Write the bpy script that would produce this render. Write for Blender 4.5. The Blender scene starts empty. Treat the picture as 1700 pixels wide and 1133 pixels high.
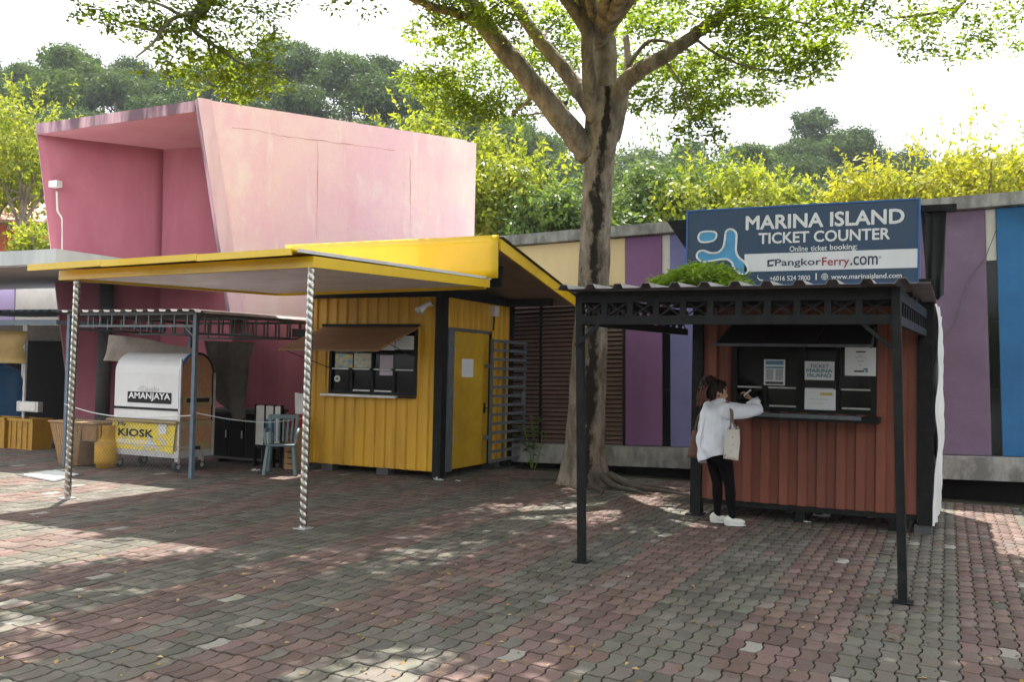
import bpy, math, random
import numpy as np
from mathutils import Vector, Matrix
random.seed(7); rng = np.random.default_rng(7)
SC = bpy.context.scene; COL = SC.collection
R_ = math.radians

# ------------------------------------------------------------------ camera
# world: paving plane is z=0, X along the kiosk fronts, Y into the depth
FPX, CX, CY, CAMH = 1535.0, 850.0, 566.5, 1.6
CR = np.array([[0.9040, 0.0070, -0.4275], [0.4270, 0.0362, 0.9035], [0.0218, -0.9993, 0.0298]])
u_, _, v_ = np.linalg.svd(CR); CR = u_ @ v_
CAM = np.array([0.0, 0.0, CAMH])
cam_d = bpy.data.cameras.new('camera'); cam = bpy.data.objects.new('camera', cam_d); COL.objects.link(cam)
cam_d.sensor_width = 36.0; cam_d.lens = FPX / 1700 * 36.0; cam_d.clip_end = 2000; cam_d.clip_start = 0.05
cr, cu, cb = CR @ np.array([1, 0, 0]), CR @ np.array([0, -1, 0]), CR @ np.array([0, 0, -1])
M4 = Matrix(((cr[0], cu[0], cb[0], 0), (cr[1], cu[1], cb[1], 0), (cr[2], cu[2], cb[2], CAMH), (0, 0, 0, 1)))
cam.matrix_world = M4; SC.camera = cam

# ------------------------------------------------------------------ light
SUN = np.array([-0.23, 0.33, 1.0]); SUN /= np.linalg.norm(SUN)      # high sun, behind and left of the place
elev = math.asin(SUN[2]); azim = math.atan2(SUN[0], SUN[1])
w = bpy.data.worlds.new('World'); SC.world = w; w.use_nodes = True
nt = w.node_tree; nt.nodes.clear()
sky = nt.nodes.new('ShaderNodeTexSky'); sky.sky_type = 'NISHITA'; sky.sun_disc = False
sky.sun_elevation = elev; sky.sun_rotation = azim; sky.air_density = 1.0; sky.dust_density = 4.0; sky.ozone_density = 1.0
mixw = nt.nodes.new('ShaderNodeMixRGB'); mixw.inputs[0].default_value = 0.72
mixw.inputs[2].default_value = (9.6, 9.7, 9.9, 1)                    # thin bright tropical overcast veil
bg = nt.nodes.new('ShaderNodeBackground'); bg.inputs[1].default_value = 0.115
ow = nt.nodes.new('ShaderNodeOutputWorld')
nt.links.new(sky.outputs[0], mixw.inputs[1]); nt.links.new(mixw.outputs[0], bg.inputs[0]); nt.links.new(bg.outputs[0], ow.inputs[0])
sd = bpy.data.lights.new('sun', 'SUN'); sd.energy = 5.0; sd.angle = R_(0.55); sd.color = (1.0, 0.95, 0.86)
so = bpy.data.objects.new('sun', sd); COL.objects.link(so)
so.rotation_euler = Vector(-SUN).to_track_quat('-Z', 'Y').to_euler(); so.location = (0, 0, 30)
vs = SC.view_settings; vs.view_transform = 'Standard'; vs.look = 'None'; vs.gamma = 1.0; vs.use_curve_mapping = False
vs.exposure = 1.45

# ------------------------------------------------------------------ measuring helpers (photo pixel -> place)
def ray(px, py): return CR @ np.array([(px - CX) / FPX, (py - CY) / FPX, 1.0])
def G(px, py, z=0.0):
    r = ray(px, py); return CAM + r * ((z - CAMH) / r[2])
def PY(px, py, y):
    r = ray(px, py); return CAM + r * (y / r[1])
def PX(px, py, x):
    r = ray(px, py); return CAM + r * (x / r[0])
def PD(px, py, d): return CAM + ray(px, py) * d
def project(p):
    c = CR.T @ (np.asarray(p, float) - CAM); return CX + FPX * c[0] / c[2], CY + FPX * c[1] / c[2], c[2]
def unit(v): v = np.asarray(v, float); return v / np.linalg.norm(v)

# ------------------------------------------------------------------ materials
MATS = {}
def pm(name, col, col2=None, scale=6.0, rough=0.6, bump=0.0, bscale=40.0, metal=0.0, spec=0.5, streak=0.0, dirt=None, dirtamt=0.0, alpha=1.0, detail=5.0, lo=0.35, hi=0.68, coat=0.0):
    m = bpy.data.materials.new(name); m.use_nodes = True; t = m.node_tree; N = t.nodes; L = t.links
    b = N['Principled BSDF']; b.inputs['Roughness'].default_value = rough; b.inputs['Metallic'].default_value = metal
    b.inputs['Specular IOR Level'].default_value = spec; b.inputs['Alpha'].default_value = alpha
    if coat: b.inputs['Coat Weight'].default_value = coat
    tc = N.new('ShaderNodeTexCoord')
    c4 = lambda c: (c[0], c[1], c[2], 1)
    if col2 is None: col2 = tuple(x * 0.8 for x in col)
    nz = N.new('ShaderNodeTexNoise'); nz.inputs['Scale'].default_value = scale; nz.inputs['Detail'].default_value = detail; nz.inputs['Roughness'].default_value = 0.62
    mp = N.new('ShaderNodeMapping'); L.new(tc.outputs['Object'], mp.inputs[0]); L.new(mp.outputs[0], nz.inputs['Vector'])
    if streak: mp.inputs['Scale'].default_value = (1, 1, streak)
    rp = N.new('ShaderNodeMapRange'); rp.inputs[1].default_value = lo; rp.inputs[2].default_value = hi
    L.new(nz.outputs['Fac'], rp.inputs[0])
    mx = N.new('ShaderNodeMixRGB'); mx.inputs[1].default_value = c4(col); mx.inputs[2].default_value = c4(col2); L.new(rp.outputs[0], mx.inputs[0])
    out = mx.outputs[0]
    if dirt is not None:
        n2 = N.new('ShaderNodeTexNoise'); n2.inputs['Scale'].default_value = scale * 0.45; n2.inputs['Detail'].default_value = 8; n2.inputs['Roughness'].default_value = 0.7
        m2 = N.new('ShaderNodeMapping'); m2.inputs['Location'].default_value = (3.1, 7.7, 1.3)
        if streak: m2.inputs['Scale'].default_value = (1.6, 1.6, streak * 0.5)
        L.new(tc.outputs['Object'], m2.inputs[0]); L.new(m2.outputs[0], n2.inputs['Vector'])
        r2 = N.new('ShaderNodeMapRange'); r2.inputs[1].default_value = 0.52; r2.inputs[2].default_value = 0.78; r2.inputs[4].default_value = dirtamt
        L.new(n2.outputs['Fac'], r2.inputs[0])
        m3 = N.new('ShaderNodeMixRGB'); m3.inputs[2].default_value = c4(dirt); L.new(r2.outputs[0], m3.inputs[0]); L.new(out, m3.inputs[1]); out = m3.outputs[0]
    L.new(out, b.inputs['Base Color'])
    rr = N.new('ShaderNodeMapRange'); rr.inputs[3].default_value = max(0.03, rough - 0.08); rr.inputs[4].default_value = min(1, rough + 0.12)
    L.new(nz.outputs['Fac'], rr.inputs[0]); L.new(rr.outputs[0], b.inputs['Roughness'])
    if bump:
        n3 = N.new('ShaderNodeTexNoise'); n3.inputs['Scale'].default_value = bscale; n3.inputs['Detail'].default_value = 6
        L.new(tc.outputs['Object'], n3.inputs['Vector'])
        bp = N.new('ShaderNodeBump'); bp.inputs['Strength'].default_value = bump; bp.inputs['Distance'].default_value = 0.01
        L.new(n3.outputs['Fac'], bp.inputs['Height']); L.new(bp.outputs[0], b.inputs['Normal'])
    MATS[name] = m; return m

def leafmat(name, c1, c2, c3, transl=0.45, rough=0.5, spec=0.18):
    m = bpy.data.materials.new(name); m.use_nodes = True; t = m.node_tree; N = t.nodes; L = t.links; N.clear()
    o = N.new('ShaderNodeOutputMaterial'); g = N.new('ShaderNodeNewGeometry'); tc = N.new('ShaderNodeTexCoord')
    cr_ = N.new('ShaderNodeValToRGB'); e = cr_.color_ramp.elements
    e[0].color = (*c1, 1); e[1].color = (*c3, 1); e[0].position = 0.05; e[1].position = 0.95; k = e.new(0.5); k.color = (*c2, 1)
    nz = N.new('ShaderNodeTexNoise'); nz.inputs['Scale'].default_value = 0.9; nz.inputs['Detail'].default_value = 2; L.new(tc.outputs['Object'], nz.inputs['Vector'])
    ad = N.new('ShaderNodeMath'); ad.operation = 'MULTIPLY_ADD'; ad.inputs[1].default_value = 0.55; L.new(g.outputs['Random Per Island'], ad.inputs[0])
    s = N.new('ShaderNodeMapRange'); s.inputs[1].default_value = 0.3; s.inputs[2].default_value = 0.7; s.inputs[4].default_value = 0.45; L.new(nz.outputs['Fac'], s.inputs[0]); L.new(s.outputs[0], ad.inputs[2])
    L.new(ad.outputs[0], cr_.inputs[0])
    p = N.new('ShaderNodeBsdfPrincipled'); p.inputs['Roughness'].default_value = rough; p.inputs['Specular IOR Level'].default_value = spec; L.new(cr_.outputs[0], p.inputs['Base Color'])
    tr = N.new('ShaderNodeBsdfTranslucent')
    hs = N.new('ShaderNodeMixRGB'); hs.blend_type = 'MULTIPLY'; hs.inputs[0].default_value = 1; hs.inputs[2].default_value = (1.25, 1.2, 0.55, 1); L.new(cr_.outputs[0], hs.inputs[1]); L.new(hs.outputs[0], tr.inputs[0])
    mx = N.new('ShaderNodeMixShader'); mx.inputs[0].default_value = transl; L.new(p.outputs[0], mx.inputs[1]); L.new(tr.outputs[0], mx.inputs[2]); L.new(mx.outputs[0], o.inputs[0])
    MATS[name] = m; return m

# ------------------------------------------------------------------ mesh helpers
class MB:
    def __init__(s): s.v = []; s.f = []
    def add(s, vs, fs):
        o = len(s.v); s.v += [tuple(map(float, p)) for p in vs]; s.f += [tuple(i + o for i in f) for f in fs]; return s
    def box(s, x0, x1, y0, y1, z0, z1):
        return s.add([(x0,y0,z0),(x1,y0,z0),(x1,y1,z0),(x0,y1,z0),(x0,y0,z1),(x1,y0,z1),(x1,y1,z1),(x0,y1,z1)],
                     [(0,3,2,1),(4,5,6,7),(0,1,5,4),(1,2,6,5),(2,3,7,6),(3,0,4,7)])
    def hexa(s, b4, t4):    # bottom ring, top ring
        return s.add(list(b4) + list(t4), [(0,3,2,1),(4,5,6,7),(0,1,5,4),(1,2,6,5),(2,3,7,6),(3,0,4,7)])
    def bar(s, p, q, w, h, up=(0, 0, 1)):   # rectangular bar from p to q: w sideways, h along up
        p = np.asarray(p, float); q = np.asarray(q, float); d = unit(q - p); up = np.asarray(up, float)
        if abs(d @ up) > 0.97: up = np.array([0, 1.0, 0])
        a = unit(np.cross(d, up)); b = np.cross(a, d); a = a * w / 2; b = b * h / 2
        return s.hexa([p - a - b, p + a - b, p + a + b, p - a + b], [q - a - b, q + a - b, q + a + b, q - a + b])
    def tube(s, pts, r, n=8, cap=True):
        pts = [np.asarray(p, float) for p in pts]; rs = r if hasattr(r, '__len__') else [r] * len(pts)
        o = len(s.v); ref = None
        for i, p in enumerate(pts):
            d = unit(pts[min(i + 1, len(pts) - 1)] - pts[max(i - 1, 0)])
            if ref is None: ref = np.array([0, 0, 1.0]) if abs(d[2]) < 0.9 else np.array([1.0, 0, 0])
            a = unit(np.cross(d, ref)); b = np.cross(d, a); ref = np.cross(a, d) if False else ref
            if abs(d @ ref) > 0.95: ref = np.array([1.0, 0.2, 0.1])
            for k in range(n):
                t = 2 * math.pi * k / n; s.v.append(tuple(p + rs[i] * (math.cos(t) * a + math.sin(t) * b)))
        for i in range(len(pts) - 1):
            for k in range(n): s.f.append((o + i*n + k, o + i*n + (k+1) % n, o + (i+1)*n + (k+1) % n, o + (i+1)*n + k))
        if cap:
            s.f.append(tuple(o + k for k in range(n))[::-1]); s.f.append(tuple(o + (len(pts)-1)*n + k for k in range(n)))
        return s
    def lathe(s, c, prof, n=20):     # prof: (r, z)
        o = len(s.v)
        for r, z in prof:
            for k in range(n): t = 2*math.pi*k/n; s.v.append((c[0] + r*math.cos(t), c[1] + r*math.sin(t), c[2] + z))
        for i in range(len(prof)-1):
            for k in range(n): s.f.append((o+i*n+k, o+i*n+(k+1) % n, o+(i+1)*n+(k+1) % n, o+(i+1)*n+k))
        s.f.append(tuple(o+k for k in range(n))[::-1]); s.f.append(tuple(o+(len(prof)-1)*n+k for k in range(n))); return s
    def prism(s, poly, d):           # polygon (3d pts) pushed along d
        n = len(poly); d = np.asarray(d, float); a = [np.asarray(p, float) for p in poly]
        return s.add(a + [p + d for p in a], [tuple(range(n))[::-1], tuple(range(n, 2*n))] + [(i, (i+1) % n, n+(i+1) % n, n+i) for i in range(n)])
    def grid(s, P):                  # P[i][j] points
        o = len(s.v); ni, nj = len(P), len(P[0])
        for row in P:
            for p in row: s.v.append(tuple(map(float, p)))
        for i in range(ni-1):
            for j in range(nj-1): s.f.append((o+i*nj+j, o+i*nj+j+1, o+(i+1)*nj+j+1, o+(i+1)*nj+j))
        return s
    def build(s, name, mat, parent=None, smooth=False, bevel=0.0, thick=0.0):
        org = np.array(BASE.get(parent.name, (0, 0, 0))) if parent is not None else np.zeros(3)
        me = bpy.data.meshes.new(name); me.from_pydata([tuple(np.asarray(p) - org) for p in s.v], [], s.f); me.update()
        if mat is not None: me.materials.append(MATS[mat] if isinstance(mat, str) else mat)
        o = bpy.data.objects.new(name, me); COL.objects.link(o)
        if smooth:
            for p in me.polygons: p.use_smooth = True
        if bevel:
            b = o.modifiers.new('bevel', 'BEVEL'); b.width = bevel; b.segments = 2; b.limit_method = 'ANGLE'; b.angle_limit = R_(40)
        if thick:
            k = o.modifiers.new('solid', 'SOLIDIFY'); k.thickness = thick; k.offset = 0
        if parent is not None: o.parent = parent; BASE[o.name] = tuple(org)
        return o
BASE = {}
def tag(o, label, cat=None, group=None, kind=None):
    o['label'] = label
    if cat: o['category'] = cat
    if group: o['group'] = group
    if kind: o['kind'] = kind
    return o
def thing(name, label, cat, loc, group=None):
    o = bpy.data.objects.new(name, None); COL.objects.link(o); o.location = tuple(map(float, loc)); o.empty_display_size = 0.2
    BASE[o.name] = tuple(map(float, loc)); return tag(o, label, cat, group)
def solo(mb, name, mat, label, cat, group=None, **k):     # one-mesh thing with its origin at its base
    v = np.array(mb.v); c = np.array([(v[:, 0].min()+v[:, 0].max())/2, (v[:, 1].min()+v[:, 1].max())/2, v[:, 2].min()])
    mb.v = [tuple(p - c) for p in v]; o = mb.build(name, mat, None, **k); o.location = c; BASE[o.name] = tuple(c)
    return tag(o, label, cat, group)
def struct(o): o['kind'] = 'structure'; return o
def copies(src, locs, name=None):                        # alike pieces sharing mesh data, offset from src
    out = []
    for d in locs:
        c = src.copy(); COL.objects.link(c); c.location = Vector(src.location) + Vector(tuple(map(float, d))); c.parent = src.parent; out.append(c)
    return out
def B(x0, x1, y0, y1, z0, z1): return MB().box(x0, x1, y0, y1, z0, z1)
def bars(segs, w, h, up=(0, 0, 1)):
    m = MB()
    for p, q in segs: m.bar(p, q, w, h, up)
    return m
def catmull(pts, n=8, closed=True):
    P = [np.asarray(p, float) for p in pts]; m = len(P); out = []
    for i in range(m if closed else m - 1):
        p0, p1, p2, p3 = (P[(i-1) % m], P[i], P[(i+1) % m], P[(i+2) % m]) if closed else (P[max(i-1, 0)], P[i], P[i+1], P[min(i+2, m-1)])
        for k in range(n):
            t = k / n; out.append(0.5*((2*p1) + (p2-p0)*t + (2*p0-5*p1+4*p2-p3)*t*t + (3*p1-p0-3*p2+p3)*t**3))
    if not closed: out.append(P[-1])
    return out
def fastmesh(name, V, F, mat, smooth=False, colors=None):    # V (n,3), F (m,k) arrays
    me = bpy.data.meshes.new(name); V = np.asarray(V, np.float32); F = np.asarray(F, np.int32); k = F.shape[1]
    me.vertices.add(len(V)); me.vertices.foreach_set('co', V.ravel())
    me.loops.add(F.size); me.loops.foreach_set('vertex_index', F.ravel())
    me.polygons.add(len(F)); me.polygons.foreach_set('loop_start', np.arange(0, F.size, k, dtype=np.int32))
    try: me.polygons.foreach_set('loop_total', np.full(len(F), k, np.int32))
    except Exception: pass
    me.update(calc_edges=True); me.validate()
    if mat: me.materials.append(MATS[mat])
    return me
def text(s, name, parent, mat, x0, x1, z0, z1, y, depth=0.004, bold=0.0, xdir=(1, 0, 0), zdir=(0, 0, 1), org=None, keep=False, shear=0.0):
    cu_ = bpy.data.curves.new('txt', 'FONT'); cu_.body = s; cu_.size = 1; cu_.offset = 0; cu_.extrude = 0; cu_.resolution_u = 3; cu_.shear = shear
    ob = bpy.data.objects.new('txt', cu_); COL.objects.link(ob)
    bpy.context.view_layer.update(); dg = bpy.context.evaluated_depsgraph_get(); me = bpy.data.meshes.new_from_object(ob.evaluated_get(dg))
    bpy.data.objects.remove(ob); V = np.array([v.co[:] for v in me.vertices]); F = [tuple(p.vertices) for p in me.polygons]; bpy.data.meshes.remove(me)
    mn, mxx = V.min(0), V.max(0); sx = (x1-x0)/(mxx[0]-mn[0]); sz = (z1-z0)/(mxx[1]-mn[1])
    U = (V[:, 0]-mn[0])*sx + x0; Wc = (V[:, 1]-mn[1])*sz + z0
    m = MB()
    if org is None:      # heavier strokes: stacked copies a hair apart, so no two faces share a plane
        bd = bold*min(sx, sz)
        for q, (ox, oz) in enumerate(((0, 0), (1, 0), (-1, 0), (0, 1), (0, -1), (.7, .7), (-.7, .7), (.7, -.7), (-.7, -.7)) if bold else ((0, 0),)): m.add([(a + ox*bd, y - q*.0003, b + oz*bd) for a, b in zip(U, Wc)], F)
    else:
        o = np.asarray(org, float); xd = np.asarray(xdir, float); zd = np.asarray(zdir, float); m.add([o + xd*a + zd*b for a, b in zip(U, Wc)], F)
    return m.build(name, mat, parent)
# ------------------------------------------------------------------ material library
pm('soil', (0.026, 0.021, 0.015), (0.045, 0.045, 0.02), 9, 0.95, 0.6, 60)
pm('concrete', (0.40, 0.40, 0.385), (0.20, 0.20, 0.19), 4.5, 0.88, 0.4, 35, spec=0.2, dirt=(0.06, 0.062, 0.055), dirtamt=0.95, streak=0.5, detail=9, lo=0.40, hi=0.60)
pm('concrete_pale', (0.60, 0.62, 0.61), (0.45, 0.47, 0.47), 1.6, 0.8, 0.2, 35, dirt=(0.22, 0.24, 0.25), dirtamt=0.5, streak=0.35)
pm('soffit_pale', (0.62, 0.56, 0.55), (0.52, 0.46, 0.45), 1.1, 0.85)
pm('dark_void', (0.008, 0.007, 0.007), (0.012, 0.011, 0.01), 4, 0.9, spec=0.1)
pm('pink_out', (0.78, 0.50, 0.55), (0.83, 0.62, 0.65), 1.15, 0.85, 0.25, 30, spec=0.2, dirt=(0.82, 0.66, 0.58), dirtamt=0.85, streak=0.30, detail=9)
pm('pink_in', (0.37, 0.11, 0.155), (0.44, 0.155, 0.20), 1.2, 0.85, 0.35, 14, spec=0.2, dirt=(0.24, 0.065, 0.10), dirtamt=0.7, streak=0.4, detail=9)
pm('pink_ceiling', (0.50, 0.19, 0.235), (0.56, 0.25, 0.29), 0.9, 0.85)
pm('pink_edge', (0.62, 0.40, 0.45), (0.16, 0.10, 0.13), 2.6, 0.85, 0.3, 30, spec=0.2, dirt=(0.05, 0.035, 0.045), dirtamt=1.0, streak=0.15, lo=0.42, hi=0.60)
pm('pink_lip', (0.68, 0.42, 0.47), (0.76, 0.55, 0.60), 2.0, 0.85, 0.3, 30, dirt=(0.30, 0.20, 0.23), dirtamt=0.6, streak=0.3)
# weathered plaster: three faded pinks, run marks, chalky patches
def plaster(name):
    m = bpy.data.materials.new(name); m.use_nodes = True; t = m.node_tree; N = t.nodes; L = t.links; b = N['Principled BSDF']; tc = N.new('ShaderNodeTexCoord')
    def noise(sc, det, loc, vec=(1, 1, 1), rough=.65):
        mp = N.new('ShaderNodeMapping'); mp.inputs['Location'].default_value = loc; mp.inputs['Scale'].default_value = vec; L.new(tc.outputs['Object'], mp.inputs[0])
        n = N.new('ShaderNodeTexNoise'); n.inputs['Scale'].default_value = sc; n.inputs['Detail'].default_value = det; n.inputs['Roughness'].default_value = rough; L.new(mp.outputs[0], n.inputs['Vector']); return n.outputs['Fac']
    def mix(base, col, fac, lo, hi, amt):
        r = N.new('ShaderNodeMapRange'); r.inputs[1].default_value = lo; r.inputs[2].default_value = hi; r.inputs[4].default_value = amt; L.new(fac, r.inputs[0])
        x = N.new('ShaderNodeMixRGB'); x.inputs[2].default_value = (*col, 1); L.new(r.outputs[0], x.inputs[0])
        if isinstance(base, tuple): x.inputs[1].default_value = (*base, 1)
        else: L.new(base, x.inputs[1])
        return x.outputs[0]
    c = mix((0.80, 0.50, 0.57), (0.83, 0.60, 0.58), noise(.55, 6, (1, 2, 3)), .4, .62, 1.0)
    c = mix(c, (0.86, 0.74, 0.68), noise(1.0, 9, (7, 1, 4), (1, 1, .6), .72), .5, .72, .85)
    c = mix(c, (0.74, 0.40, 0.46), noise(1.5, 9, (3, 8, 1), (1.3, 1.3, .35), .7), .55, .75, .6)
    c = mix(c, (0.88, 0.78, 0.76), noise(4.2, 5, (5, 5, 9), (1, 1, .10)), .58, .74, .65)
    c = mix(c, (0.55, 0.34, 0.37), noise(5.5, 7, (2, 9, 5), (1, 1, .07)), .62, .80, .5)
    c = mix(c, (0.66, 0.42, 0.46), noise(9, 10, (4, 4, 4), (1, 1, 1), .8), .60, .80, .5)
    L.new(c, b.inputs['Base Color']); b.inputs['Roughness'].default_value = .88; b.inputs['Specular IOR Level'].default_value = .2
    bp = N.new('ShaderNodeBump'); bp.inputs['Strength'].default_value = .35; bp.inputs['Distance'].default_value = .02; L.new(noise(7, 10, (0, 0, 0), (1, 1, 1), .75), bp.inputs['Height']); L.new(bp.outputs[0], b.inputs['Normal']); MATS[name] = m
plaster('pink_out')
pm('salmon', (0.80, 0.36, 0.36), (0.74, 0.30, 0.31), 2, 0.8)
pm('cream', (0.80, 0.64, 0.36), (0.70, 0.54, 0.29), 2.0, 0.8, 0.15, 40, dirt=(0.45, 0.36, 0.22), dirtamt=0.4, streak=0.3)
pm('purple', (0.235, 0.105, 0.245), (0.195, 0.088, 0.205), 2.0, 0.75, 0.25, 50, dirt=(0.22, 0.13, 0.24), dirtamt=0.5, streak=0.3)
pm('periwinkle', (0.19, 0.19, 0.40), (0.155, 0.16, 0.34), 2.0, 0.75, 0.25, 50)
pm('mauve', (0.20, 0.135, 0.22), (0.165, 0.11, 0.18), 2.0, 0.75, 0.3, 50, dirt=(0.28, 0.20, 0.29), dirtamt=0.4)
pm('blue_wall', (0.022, 0.155, 0.37), (0.018, 0.12, 0.30), 2.0, 0.7, 0.3, 50)
pm('lilac', (0.50, 0.40, 0.66), (0.45, 0.36, 0.60), 2.0, 0.75)
pm('offwhite', (0.72, 0.69, 0.64), (0.60, 0.57, 0.52), 3.0, 0.8)
pm('louver', (0.25, 0.155, 0.13), (0.19, 0.115, 0.095), 5, 0.55, dirt=(0.26, 0.19, 0.16), dirtamt=0.5)
pm('black_paint', (0.008, 0.0085, 0.009), (0.016, 0.017, 0.017), 12, 0.5, 0.15, 60, spec=0.14, dirt=(0.035, 0.032, 0.03), dirtamt=0.4)
pm('grey_steel', (0.12, 0.145, 0.165), (0.08, 0.098, 0.112), 9, 0.5, 0.1, 60, dirt=(0.16, 0.09, 0.05), dirtamt=0.5)
pm('blue_steel', (0.10, 0.155, 0.21), (0.075, 0.11, 0.15), 9, 0.5, 0.1, 60, dirt=(0.18, 0.11, 0.07), dirtamt=0.6)
pm('dark_roof', (0.055, 0.055, 0.06), (0.09, 0.085, 0.085), 5, 0.6, dirt=(0.16, 0.13, 0.11), dirtamt=0.5)
pm('rib_roof_top', (0.26, 0.235, 0.24), (0.14, 0.125, 0.125), 4, 0.55, dirt=(0.08, 0.06, 0.05), dirtamt=0.8)
pm('wet_brick', (0.035, 0.02, 0.018), (0.022, 0.013, 0.012), 8, 0.8, spec=0.15); pm('crate_yellow', (0.40, 0.21, 0.01), (0.32, 0.155, 0.01), 9, 0.5, dirt=(0.08, 0.04, 0.015), dirtamt=0.8)
pm('yellow_gloss', (0.86, 0.57, 0.006), (0.80, 0.51, 0.005), 2.5, 0.34, 0.04, 12, dirt=(0.60, 0.36, 0.01), dirtamt=0.45, coat=0.2)
pm('yellow_wall', (0.66, 0.365, 0.010), (0.56, 0.29, 0.008), 4.0, 0.5, 0.08, 30, dirt=(0.22, 0.105, 0.02), dirtamt=0.85, streak=0.22, detail=9)
pm('yellow_door', (0.60, 0.37, 0.012), (0.51, 0.29, 0.010), 3.0, 0.5, 0.06, 30, dirt=(0.22, 0.11, 0.02), dirtamt=0.45)
pm('red_wall', (0.215, 0.062, 0.034), (0.165, 0.045, 0.026), 4.0, 0.55, 0.1, 30, dirt=(0.09, 0.034, 0.023), dirtamt=0.65, streak=0.25)
pm('silver', (0.52, 0.50, 0.47), (0.36, 0.34, 0.31), 14, 0.24, metal=1.0, dirt=(0.35, 0.25, 0.15), dirtamt=0.4)
pm('soffit_rib', (0.78, 0.74, 0.77), (0.62, 0.58, 0.61), 3, 0.18, metal=0.0, dirt=(0.30, 0.24, 0.20), dirtamt=0.4)
pm('soffit_tan', (0.30, 0.22, 0.17), (0.24, 0.17, 0.13), 3, 0.5)
pm('white_paint', (0.78, 0.78, 0.77), (0.66, 0.66, 0.65), 5, 0.5, dirt=(0.40, 0.36, 0.30), dirtamt=0.4)
pm('paper', (0.74, 0.76, 0.78), (0.70, 0.72, 0.74), 5, 0.6)
pm('print_blue', (0.10, 0.28, 0.45), (0.08, 0.22, 0.38), 30, 0.6)
pm('print_grey', (0.30, 0.33, 0.36), (0.42, 0.44, 0.46), 60, 0.6)
pm('print_dark', (0.04, 0.045, 0.06), None, 30, 0.6)
pm('print_gold', (0.60, 0.46, 0.12), None, 30, 0.6)
pm('print_multi', (0.15, 0.42, 0.62), (0.75, 0.58, 0.20), 14, 0.6, lo=0.42, hi=0.56)
pm('print_pale', (0.62, 0.66, 0.56), (0.52, 0.42, 0.34), 20, 0.6, lo=0.45, hi=0.65)
pm('lavender_paper', (0.55, 0.47, 0.58), (0.50, 0.42, 0.53), 4, 0.6)
pm('sign_navy', (0.009, 0.040, 0.098), (0.014, 0.052, 0.118), 2.5, 0.42, dirt=(0.045, 0.05, 0.06), dirtamt=0.75, streak=0.35)
pm('sign_frame', (0.03, 0.13, 0.40), None, 4, 0.45)
pm('sign_white', (0.78, 0.79, 0.81), (0.70, 0.71, 0.72), 6, 0.5, dirt=(0.5, 0.5, 0.5), dirtamt=0.3)
pm('sign_strip', (0.74, 0.75, 0.78), (0.66, 0.67, 0.70), 3, 0.5, dirt=(0.42, 0.44, 0.48), dirtamt=0.5, streak=0.4)
pm('sign_blue', (0.05, 0.25, 0.50), (0.08, 0.36, 0.62), 3.5, 0.45)
pm('text_navy', (0.03, 0.035, 0.09), None, 4, 0.5)
pm('text_red', (0.33, 0.03, 0.04), None, 4, 0.5)
pm('tarp', (0.27, 0.225, 0.19), (0.20, 0.165, 0.14), 7, 0.85, 0.25, 60)
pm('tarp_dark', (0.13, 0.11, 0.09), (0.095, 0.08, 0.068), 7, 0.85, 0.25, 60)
pm('net_black', (0.010, 0.011, 0.012), (0.02, 0.02, 0.02), 20, 0.9, 0.5, 120)
pm('banner_white', (0.62, 0.63, 0.62), (0.48, 0.50, 0.48), 3, 0.7, dirt=(0.30, 0.33, 0.30), dirtamt=0.6, streak=0.3)
pm('cart_white', (0.70, 0.70, 0.71), (0.62, 0.62, 0.63), 2.5, 0.4, dirt=(0.5, 0.48, 0.46), dirtamt=0.5)
pm('cart_copper', (0.42, 0.21, 0.10), (0.33, 0.16, 0.08), 9, 0.45, 0.2, 40)
pm('cart_tan', (0.36, 0.27, 0.12), (0.28, 0.20, 0.10), 9, 0.6)
pm('cart_print', (0.80, 0.60, 0.04), (0.55, 0.52, 0.40), 9, 0.55, lo=0.52, hi=0.62, dirt=(0.12, 0.08, 0.03), dirtamt=0.8, detail=8)
pm('charcoal', (0.014, 0.014, 0.016), (0.022, 0.022, 0.022), 10, 0.55, spec=0.15)
pm('alu', (0.55, 0.55, 0.54), (0.42, 0.42, 0.41), 9, 0.4, metal=0.5)
pm('rubber', (0.03, 0.03, 0.03), (0.05, 0.05, 0.048), 20, 0.8)
pm('rattan', (0.40, 0.25, 0.12), (0.24, 0.14, 0.065), 40, 0.7, 0.6, 90, streak=0.5)
pm('gas_yellow', (0.62, 0.34, 0.010), (0.52, 0.27, 0.010), 9, 0.5, dirt=(0.12, 0.06, 0.02), dirtamt=0.8)
pm('chair_teal', (0.14, 0.20, 0.215), (0.11, 0.165, 0.18), 6, 0.5)
pm('red_plastic', (0.45, 0.02, 0.02), None, 6, 0.5)
pm('wood', (0.42, 0.25, 0.11), (0.30, 0.17, 0.075), 14, 0.65, 0.2, 50, streak=0.2)
pm('blue_plastic', (0.015, 0.12, 0.28), (0.01, 0.09, 0.22), 6, 0.5)
pm('awning_yellow', (0.30, 0.20, 0.055), (0.24, 0.155, 0.045), 4, 0.7)
pm('awning_brown', (0.23, 0.12, 0.045), (0.20, 0.10, 0.035), 5, 0.65)
pm('wire', (0.17, 0.18, 0.175), (0.12, 0.12, 0.12), 20, 0.5, metal=0.5)
pm('brick_orange', (0.55, 0.13, 0.055), (0.45, 0.10, 0.045), 4, 0.8)
pm('roof_tile', (0.62, 0.34, 0.29), (0.54, 0.28, 0.24), 6, 0.75, 0.3, 20)
pm('bark', (0.33, 0.275, 0.215), (0.165, 0.135, 0.105), 8, 0.92, 1.0, 30, spec=0.12, dirt=(0.04, 0.036, 0.03), dirtamt=0.9, streak=0.45, detail=10, lo=0.40, hi=0.60); MATS['bark'].node_tree.nodes['Bump'].inputs['Distance'].default_value = 0.03
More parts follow.
